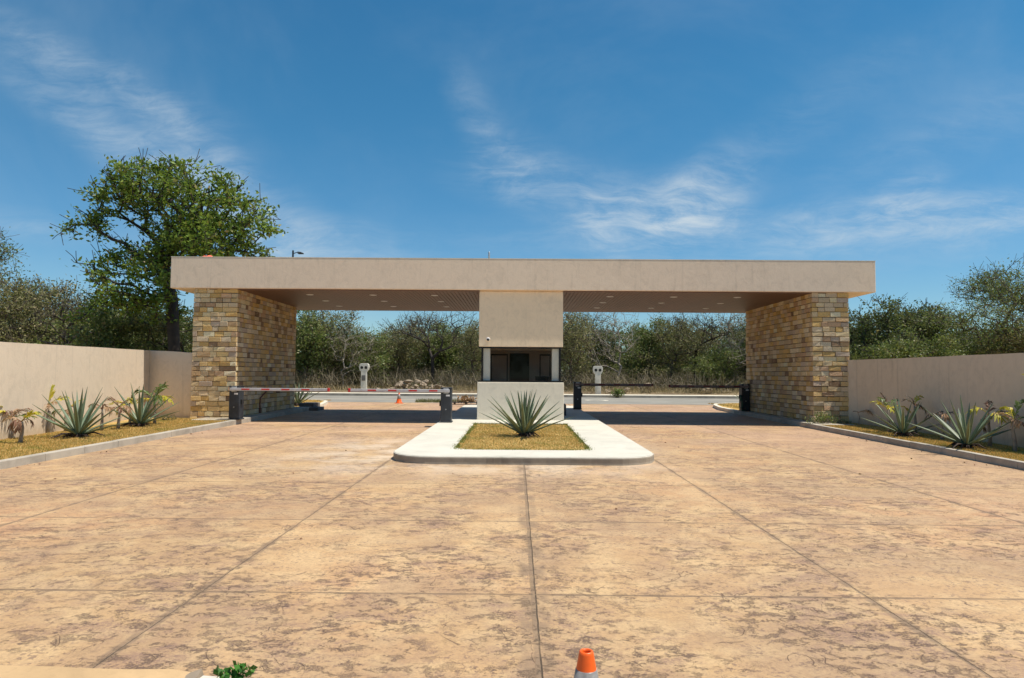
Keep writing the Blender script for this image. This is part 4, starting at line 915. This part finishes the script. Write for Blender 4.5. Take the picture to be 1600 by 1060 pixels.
def proto(h, w, kind, seed):
    rg = np.random.RandomState(seed+100)
    if kind == 'green':    # bushy to the ground
        sp = [(rg.uniform(-.3, .3)*w, rg.uniform(-.3, .3)*w, h*z, w*r, w*r, h*.20, 1) for z, r in ((.22, .48), (.45, .5), (.62, .45), (.80, .33), (.70, .30), (.5, .4))]
        return list(make_tree([(0, 0, -.3), (.1, 0, h*.25), (0, .1, h*.45)], sp, 240, seed, 28, .25, .16, .5, LF_G, BARK, .008, .42, .13, .5, twigs=200))
    if kind == 'olive':
        sp = [(rg.uniform(-.35, .35)*w, rg.uniform(-.3, .3)*w, h*z, w*r, w*r, h*.18, 1) for z, r in ((.25, .42), (.45, .48), (.65, .48), (.82, .33), (.78, .30), (.55, .35))]
        return list(make_tree([(0, 0, -.3), (-.1, 0, h*.22), (.1, .1, h*.4)], sp, 250, seed, 24, .25, .12, .5, LF_O, BARK, .008, .40, .11, .45, bare=.08, twigs=450))
    if kind == 'bare':
        sp = [(rg.uniform(-.4, .4)*w, rg.uniform(-.35, .35)*w, h*z, w*r, w*r, h*.15, 1) for z, r in ((.60, .42), (.78, .48), (.88, .36), (.85, .40))]
        return list(make_tree([(0, 0, -.3), (.05, 0, h*.2), (0, .05, h*.38)], sp, 210, seed, 6, .2, .11, .5, LF_O, DBARK, .007, .47, .16, .45, bare=.45, twigs=1500, jit=.05))
    if kind == 'pale':
        sp = [(rg.uniform(-.4, .4)*w, rg.uniform(-.35, .35)*w, h*z, w*r, w*r, h*.2, 1) for z, r in ((.45, .42), (.65, .48), (.85, .36), (.8, .40))]
        return list(make_tree([(0, 0, -.3), (.15, 0, h*.15), (-.1, .05, h*.3)], sp, 190, seed, 5, .2, .10, .5, LF_O, GBARK, .006, .42, .08, .4, bare=.3, twigs=1500, jit=.06))
    if kind == 'dark':
        sp = [(rg.uniform(-.35, .35)*w, rg.uniform(-.35, .35)*w, h*z, w*r, w*r, h*.15, 1) for z, r in ((.30, .45), (.5, .5), (.72, .5), (.86, .38), (.80, .36))]
        return list(make_tree([(0, 0, -.3), (.1, 0, h*.25), (0, 0, h*.45)], sp, 260, seed, 26, .26, .15, .5, LF_D, DBARK, .010, .44, .2, .5, twigs=500))
    if kind == 'feather':
        sp = [(rg.uniform(-.35, .35)*w, rg.uniform(-.3, .3)*w, h*z, w*r, w*r, h*.12, 1) for z, r in ((.55, .40), (.70, .46), (.85, .42), (.93, .3))]
        return list(make_tree([(0, 0, -.3), (.1, 0, h*.3), (-.1, 0, h*.5)], sp, 280, seed, 22, .24, .11, .45, LF_G, BARK, .007, .43, .12, .45, bare=.05, twigs=700))
PR = {'green': [proto(5.5, 4.2, 'green', 31), proto(5.0, 4.8, 'green', 32)], 'olive': [proto(5.6, 4.4, 'olive', 33), proto(5.2, 4.0, 'olive', 34)],
      'bare': [proto(6.5, 5.0, 'bare', 35), proto(6.5, 5.0, 'bare', 36)], 'pale': [proto(5.5, 4.2, 'pale', 37)], 'dark': [proto(6, 5, 'dark', 38), proto(6, 5, 'dark', 41)], 'feather': [proto(7, 5, 'feather', 39)]}
def T(px, dd, kind, v, s, rz, label, cat='tree'):
    x = pix(px, dd); z = vz(x, dd) if dd > 41.2 else gz(dd); tree_obj((x, dd, z-.05), PR[kind][v], label, rz, s, 'trees of the dry woodland', cat=cat)
# left of the gate, over the wall
T(-30, 34, 'feather', 0, 1.12, 1.0, 'feathery grey green tree cut off by the left edge of the photo')
T(20, 33, 'olive', 0, 1.12, .5, 'tan and olive tree leftmost over the sunlit wall')
T(62, 36, 'olive', 1, 1.22, 2.1, 'olive tree over the left wall between the tan tree and the leafy ones')
T(92, 30, 'bare', 1, .74, 4.1, 'dark branching tree in front of the woodland behind the left wall')
T(120, 35, 'green', 1, 1.12, 1.2, 'round green tree below the tall tree at its far left')
T(165, 29, 'green', 0, .86, 3.0, 'low leafy green tree under the left side of the tall tree')
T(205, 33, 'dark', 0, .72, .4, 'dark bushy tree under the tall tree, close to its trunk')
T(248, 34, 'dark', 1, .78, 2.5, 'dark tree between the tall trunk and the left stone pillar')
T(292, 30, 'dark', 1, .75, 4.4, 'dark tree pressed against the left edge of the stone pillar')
# through the left lane
T(478, 45, 'green', 0, 1.04, 0, 'bright green bushy tree right of the left pillar through the left lane')
T(522, 46, 'olive', 0, 1.00, 2.2, 'grey olive tree second from the left pillar through the left lane')
T(535, 44, 'pale', 0, .72, 1.0, 'dead pale grey branching tree in the left lane view', 'dead tree')
T(575, 47, 'green', 1, .92, 4.0, 'leafy green tree behind the left concrete post')
T(625, 49, 'olive', 1, .93, 1.7, 'olive green tree above the small orange cone')
T(676, 46, 'bare', 0, .83, .6, 'nearly leafless dark tree with fanned branches seen through the left lane')
T(700, 50, 'green', 0, .88, 5.0, 'green tree behind the leafless dark tree')
T(738, 46, 'olive', 0, .86, 3.6, 'olive tree just left of the guard booth')
T(650, 52, 'bare', 1, .84, 3.1, 'thin branched tree behind the olive trees of the left lane view')
# through the right lane
T(893, 45, 'olive', 1, 1.04, .9, 'olive tree just right of the guard booth')
T(925, 47, 'bare', 1, .84, 5.2, 'bare limbed tree above the right concrete post')
T(968, 46, 'pale', 0, .98, 3.3, 'pale twiggy tree in the middle left of the right lane view')
T(1012, 48, 'green', 0, .92, 2.0, 'green tree above the gap between the right booms')
T(1048, 46, 'olive', 0, .93, 4.6, 'olive brown tree right of the centre of the right lane view')
T(1087, 47, 'bare', 0, .86, 2.9, 'sparse tree with dry leaves and dark limbs in the right lane view')
T(1108, 45, 'green', 1, .70, .2, 'low green bushy tree behind the right boom')
T(1142, 46, 'pale', 0, 1.03, 5.6, 'thin leafless tree leaning beside the right pillar')
T(1165, 47, 'dark', 1, .80, 1.6, 'dark tree half hidden by the inner side of the right pillar')
# right of the gate, over the wall
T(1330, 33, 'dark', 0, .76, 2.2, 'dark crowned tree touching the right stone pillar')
T(1372, 31, 'green', 1, .72, 5.5, 'dense green tree low over the right wall near the pillar')
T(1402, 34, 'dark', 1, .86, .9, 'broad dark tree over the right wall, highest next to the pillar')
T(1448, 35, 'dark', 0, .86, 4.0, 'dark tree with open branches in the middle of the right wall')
T(1455, 30, 'green', 0, .60, 1.3, 'small rounded green tree in front of the open branched tree')
T(1500, 33, 'green', 1, .70, 3.9, 'green tree at the foot of the feathery right tree')
T(1500, 38, 'olive', 1, .76, .3, 'low olive tree in the dip between the right hand crowns')
T(1565, 31, 'feather', 0, .84, 2.6, 'tall feathery tree with fine grey branches near the right edge')
T(1600, 35, 'feather', 0, 1.0, 5.0, 'feathery tree cut by the right edge of the photo')
T(1620, 30, 'olive', 0, .80, 1.1, 'olive tree outside the feathery ones at the right edge')

# far woodland as one mass
def gather(items, name, label, cat):
    VS, FS, MI, off = [], [], [], 0; mats = [LF_G, LF_O, LF_D, BARK, GBARK, DBARK]
    for (x, y, z, s, rz, Tt) in items:
        c_, s_ = math.cos(rz), math.sin(rz); Rm = np.array([[c_, -s_, 0], [s_, c_, 0], [0, 0, 1]])*s
        wm, V, F, lm = Tt[:4]
        sel = np.random.RandomState(int(x*7) & 1023).rand(len(F)) < .5; F4 = F[sel]; V4 = V.reshape(-1, 4, 3)[sel]; cc = V4[:, :1]; V4 = cc+(V4-cc)*1.35
        V4 = V4.reshape(-1, 3); VS.append(V4@Rm.T+np.array([x, y, z])); FS.append(np.arange(len(V4)).reshape(-1, 4)+off); off += len(V4); MI.append(np.full(len(V4)//4, mats.index(lm)))
        nv = len(wm.vertices); a = np.zeros(nv*3, np.float32); wm.vertices.foreach_get('co', a); a = a.reshape(-1, 3); f = np.zeros(len(wm.loops), np.int32); wm.loops.foreach_get('vertex_index', f); f = f.reshape(-1, 4)
        if y > 57: f = f[:0]
        VS.append(a@Rm.T+np.array([x, y, z])); FS.append(f+off); off += nv; MI.append(np.full(len(f), mats.index(wm.materials[0])))
    o = link(name, np_mesh(name, np.concatenate(VS), np.concatenate(FS), mats, np.concatenate(MI))); tag(o, label, cat, kind='stuff')
rg = random.Random(77); items = []
pool = PR['green']+PR['olive']+PR['dark']+PR['olive']
x = -75
while x < 75:
    for (y0, sc_) in ((53, .80), (60, .92)):
        y = y0+rg.uniform(-2, 2); xx = x+rg.uniform(-.8, .8); items.append((xx, y, vz(xx, y)-.1, sc_*rg.uniform(.82, 1.05), rg.uniform(0, 6.28), rg.choice(pool)))
    items.append((x+rg.uniform(-1, 1), 66, vz(x, 66)-.6, rg.uniform(.6, .75), rg.uniform(0, 6), PR['green'][rg.randrange(2)]))
    x += 2.5
for i in range(26):      # lower thicket right behind the two walls
    y = rg.uniform(36, 41)-8*(i % 2)*0; xx = rg.choice((-1, 1))*rg.uniform(15.5, 33); items.append((xx, 38+rg.uniform(-2, 1.5) if abs(xx) > 15 else y, gz(38), rg.uniform(.55, .85), rg.uniform(0, 6.28), rg.choice(pool)))
for i in range(16):      # trees that stand behind the photographer
    items.append((-34+i*4.6+rg.uniform(-1, 1), -30+rg.uniform(-3, 3), -.2, rg.uniform(.8, 1.2), rg.uniform(0, 6), rg.choice(pool)))
gather(items, 'woodland', 'far mass of dry green woodland filling in behind the single trees', 'woodland')

# undergrowth: twigs, straw and low leaves on the verge
def scrub(name, n_, samp, L, w_, mat, label, cat, seed, zfun, arch=.5):
    rg = np.random.RandomState(seed); P = samp(rg, n_); n_ = len(P); z = np.array([zfun(a, b) for a, b in P])
    az = rg.rand(n_)*6.283; el = .35+1.1*rg.rand(n_); LL = L*(.35+rg.rand(n_)); D = np.stack([np.cos(az)*np.cos(el), np.sin(az)*np.cos(el), np.sin(el)], 1)
    S = np.stack([-np.sin(az+rg.randn(n_)), np.cos(az+rg.randn(n_)), rg.randn(n_)*.3], 1); S /= np.linalg.norm(S, axis=1, keepdims=True); S *= w_*(.5+rg.rand(n_))[:, None]
    p0 = np.stack([P[:, 0], P[:, 1], z], 1)+np.array([0, 0, 1.])*(rg.rand(n_)*L*.5)[:, None]; p1 = p0+D*LL[:, None]*.55; D2 = D*1.0; D2[:, 2] -= arch; p2 = p1+D2*LL[:, None]*.45
    V = np.stack([p0-S, p0+S, p1+S*.7, p1-S*.7, p2+S*.25, p2-S*.25], 1); b_ = np.arange(n_)[:, None]*6
    F = np.concatenate([b_+np.array([[0, 1, 2, 3]]), b_+np.array([[3, 2, 4, 5]])]); o = link(name, np_mesh(name, V.reshape(-1, 3), F, mat)); tag(o, label, cat, kind='stuff')
def verge_s(y0, y1, x0=-60, x1=60, f=1.0):
    def g(rg, n_):
        x = x0+(x1-x0)*rg.rand(n_); y = y0+(y1-y0)*rg.rand(n_); k = .5+.5*np.sin(x*.8+np.sin(y*.9)*2+1.3)*np.sin(x*.27+y*.6); m_ = (rg.rand(n_) < (1-f)+f*k) & ~((x > -9.2) & (x < -4.2) & (y < 44.6) & (rg.rand(n_) < .72)); return np.stack([x[m_], y[m_]], 1)
    return g
scrub('dry_brush', 85000, verge_s(42.3, 52, f=.6), 1.35, .010, LF_B, 'tangle of grey brown twigs along the verge across the road', 'brush', 51, vz, .7)
scrub('dry_grass', 60000, verge_s(41.3, 46, f=.5), .38, .008, STRAW, 'straw coloured grass edging the far pavement', 'grass', 52, vz, .2)
rgn = np.random.RandomState(61); P = verge_s(44, 53, f=.8)(rgn, 60000); z = np.array([vz(a, b) for a, b in P]); hh = rgn.rand(len(P))**1.3*(.4+1.3*(.5+.5*np.sin(P[:, 0]*1.3+P[:, 1]*.7))*np.clip((P[:, 1]-42)/6, .2, 1)); 
V, F = leaf_cloud(np.stack([P[:, 0], P[:, 1], z+hh], 1), rgn.randn(len(P), 3)+np.array([0, 0, .3]), .10+.10*rgn.rand(len(P)), .5, rgn)
o = link('undergrowth', np_mesh('undergrowth', V, F, [LF_G, LF_O, LF_B], rgn.choice(3, len(F), p=[.38, .40, .22]))); tag(o, 'low leafy undergrowth below the woodland trees', 'undergrowth', kind='stuff')
blades('grass', rect_s(-4.9, -2.4, 31.9, 33.0), 2500, .16, .010, leafmat('road_weed', [(0, (.10, .13, .04)), (1, (.34, .28, .14))]), 'weedy grass tuft strip at the near edge of the road', seed=71)

# rocks
ico = bmesh.new(); bmesh.ops.create_icosphere(ico, subdivisions=3, radius=1); IV = [v.co.copy() for v in ico.verts]; IF = [[v.index for v in f.verts] for f in ico.faces]; ico.free()
from mathutils import noise as mn
def rockmesh(seed, jag=.45):
    vs = []
    for v in IV:
        n1 = mn.noise(v*1.1+Vector((seed*7.1, 0, 0))); c1 = mn.cell(v*1.6+Vector((seed*3.3, 1, 2))); vs.append(v*(1+jag*n1+.12*c1+.08*mn.noise(v*4+Vector((seed, 3, 1)))))
    me = bpy.data.meshes.new('rock'); me.from_pydata([(a.x, a.y, a.z*.75) for a in vs], [], IF); me.materials.append(ROCK); return me
RM = [rockmesh(i) for i in range(5)]
rg = random.Random(5)
def rock(px, dd, s, label, group=None, dz=0):
    x = pix(px, dd); o = link('rock', RM[rg.randrange(5)]); o.location = (x, dd, vz(x, dd)+s*.25+dz); o.scale = (s*rg.uniform(.9, 1.5), s, s*rg.uniform(.65, 1)); o.rotation_euler = (rg.uniform(-.3, .3), rg.uniform(-.3, .3), rg.uniform(0, 6.28)); tag(o, label, 'rock', group)
for i in range(46):
    u = rg.random(); px = 600+95*u+rg.uniform(-10, 10); hp = math.exp(-((px-650)/34)**2); dd = 43.6+rg.uniform(-.8, .8); rock(px, dd, rg.uniform(.08, .22), 'pale limestone rock in the rubble heap across the road, left of the booth', 'rubble heap rocks', hp*rg.uniform(0, .7))
rock(628, 43.6, .32, 'largest limestone boulder on the rubble heap left of the booth', dz=.35)
rock(1008, 43.8, .48, 'rounded limestone boulder behind the gap of the right booms', dz=.1)
rock(1082, 44.0, .30, 'upright pale boulder further right in the scrub', dz=.3)
for i in range(9): rock(1120+rg.uniform(-22, 22), 43.2+rg.uniform(-.4, .4), rg.uniform(.12, .26), 'pale limestone rock lying in the straw near the right pillar', 'rocks near the right pillar', rg.uniform(0, .2))
for i in range(7): rock(968+rg.uniform(-22, 18), 42.6+rg.uniform(-.4, .4), rg.uniform(.10, .22), 'pale limestone rock in the brush by the right concrete post', 'rocks by the right post', rg.uniform(0, .2))

# concrete posts with two round openings
def post(px, dd, H, label):
    x = pix(px, dd); t = empty('concrete_post', (x, dd, vz(x, dd)-.02 if dd > 41.2 else gz(dd)+.136), 0, label, 'concrete post')
    mb = MB(); mb.prism([(-.19, -.14), (.19, -.14), (.16, .14), (-.16, .14)], 0, H-.50); mb.v[4:8] = [(a*.93, b_*.93, c_) for a, b_, c_ in mb.v[4:8]]; mb.build('shaft', POST, t, bevel=.02)
    mb = MB(); prof = [(-.17, H-.51), (.17, H-.51), (.27, H-.38), (.30, H-.22), (.28, H-.06), (.20, H), (-.20, H), (-.28, H-.06), (-.30, H-.22), (-.27, H-.38)]; n_ = len(prof)
    mb.add([(a, -.13, c_) for a, c_ in prof]+[(a, .13, c_) for a, c_ in prof], [tuple(range(n_)), tuple(range(n_, 2*n_))[::-1]]+[(i, n_+i, n_+(i+1) % n_, (i+1) % n_) for i in range(n_)])
    hd = mb.build('head', POST, t, bevel=.02)
    for s in (-1, 1):
        mb = MB(); mb.smooth = False; mb.lathe([(.085, -.140), (.10, -.146), (.10, -.132), (.085, -.131)], 20, (s*.125, 0, H-.25), 'y'); mb.build('ring', POST, t).parent = hd
        mb = MB(); mb.lathe([(.088, -.150), (.088, -.1465)], 20, (s*.125, 0, H-.25), 'y'); mb.build('opening', RUBB, t).parent = hd
    mb = MB(); mb.bevbox(-.12, -.165, H-1.05, .10, -.138, H-.72, .006); mb.build('meter_box', PIT if px < 700 else POST, t)
post(569.5, 41.6, 1.78, 'pale concrete utility post with two round eyes, seen through the left lane')
post(934, 41.6, 1.72, 'pale concrete utility post with two round eyes, seen through the right lane')

# street lamp behind the gate
sl2 = empty('street_lamp', (pix(429, 38), 40.6, gz(40.6)+.13), 0, 'tall thin street lamp whose head peeps over the left end of the gate roof', 'street lamp')
mb = MB(); mb.lathe([(.09, 0), (.085, .3), (.055, 8.50), (.0, 8.53)], 12); mb.build('pole', DARKG, sl2)
mb = MB(); mb.smooth = True; mb.tube([(.03, 0, 8.32), (.3, 0, 8.42), (.5, -.02, 8.40)], .025, 8); mb.build('arm', DARKG, sl2)
mb = MB(); mb.bevbox(.30, -.14, 8.30, .62, .14, 8.37, .02); mb.build('lamp_head', DARKG, sl2); sl2.rotation_euler = (0, 0, 0)
# heap of dry cuttings on a dark board, left of the booth back
x = pix(729, 30.4); bd_ = empty('pallet', (x, 30.4, gz(30.4)), R(3), 'dark low wooden board on the drive behind the booth', 'pallet')
mb = MB()
for i in range(5): mb.box(-.62, -.3+i*.125, .09, .62, -.3+i*.125+.1, .115)
mb.build('deck', DBARK, bd_); 
for xx in (-.5, 0, .5):
    mb = MB(); mb.box(xx-.04, -.3, .001, xx+.04, .3, .0895); mb.build('runner', DBARK, bd_)
rn = np.random.RandomState(9); n_ = 240; cs = np.stack([rn.randn(n_)*.20+.05, rn.randn(n_)*.12, np.abs(rn.randn(n_))*.10+.02], 1); V, F = leaf_cloud(cs, rn.randn(n_, 3), .08+.10*rn.rand(n_), .6, rn)
o = link('dry_cuttings', np_mesh('dry_cuttings', V, F, PF_T)); o.location = (x-.02, 30.4, gz(30.4)+.117); tag(o, 'small heap of dry tan leaves lying on the dark board', 'cuttings', kind='stuff')
mh = empty('manhole', (pix(932, 35.5), 35.5, gz(35.5)+.005), 0, 'round metal manhole cover set in the road', 'manhole')
mb = MB(); mb.lathe([(.62, .001), (.62, .012), (.42, .014), (.41, .001)], 32); mb.build('collar', SIDE, mh); mb = MB(); mb.lathe([(.40, .001), (.40, .010), (.38, .012)], 32); mb.build('cover', PIT, mh)
# low weeds at the foot of the right pillar and by the far kerb
def weed(loc, n_, sp, h, size, mat, label, seed):
    rn = np.random.RandomState(seed); t = empty('weed', loc, 0, label, 'weed'); tips = []; mb = MB()
    for i in range(n_):
        a = rn.rand()*6.28; r = sp*rn.rand()**.6; q = (r*math.cos(a), r*.6*math.sin(a), h*(.4+.6*rn.rand())*(1-.4*r/sp)); tips.append(q); mb.tube([(q[0]*.3, q[1]*.3, 0), (q[0]*.7, q[1]*.7, q[2]*.7), q], .0035, 4)
    mb.build('stem', BARK, t); tips = np.array(tips); cs = np.repeat(tips, 9, 0)+rn.randn(n_*9, 3)*.04*sp/.3; V, F = leaf_cloud(cs, rn.randn(n_*9, 3)+np.array([0, 0, .4]), size*(.6+.8*rn.rand(n_*9)), .5, rn); link('leaves', np_mesh('leaves', V, F, mat), t)
weed((pix(1283, 18.75), 18.85, g2(18.8)), 50, .42, .32, .05, LF_G, 'low dark green weed at the inner foot of the right stone pillar', 1)
weed((pix(1318, 18.7), 18.8, g2(18.8)), 26, .25, .12, .04, LF_O, 'thin olive weed at the outer foot of the right stone pillar', 2)
weed((pix(965, 39.3), 39.2, gz(39)), 40, .38, .55, .12, LF_G, 'leafy green weed growing at the far kerb below the right boom', 3)
weed((pix(262, 18.2), 18.3, g2(18.3)), 20, .22, .14, .04, LF_O, 'tiny weed at the foot of the shaded left wall corner', 4)

# litter blown onto the drive
rn = np.random.RandomState(33); n_ = 170; X = np.concatenate([LX+np.abs(rn.randn(60))*.35+.03, RX-np.abs(rn.randn(50))*.35-.03, rn.uniform(-7, 7, 60)]); Yv = rn.uniform(3.2, 17, n_)
keep = ~((np.abs(X) < 2.35) & (Yv > 10.9)); X, Yv = X[keep], Yv[keep]; n_ = len(X); dr = rn.randn(n_, 3)*np.array([1, 1, .12])
V, F = leaf_cloud(np.stack([X, Yv, np.array([gz(q) for q in Yv])+.012], 1), dr, .02+.035*rn.rand(n_), .5, rn)
tag(link('dry_litter', np_mesh('dry_litter', V, F, PF_B)), 'scattered small brown leaf litter on the stamped concrete drive', 'litter', kind='stuff')
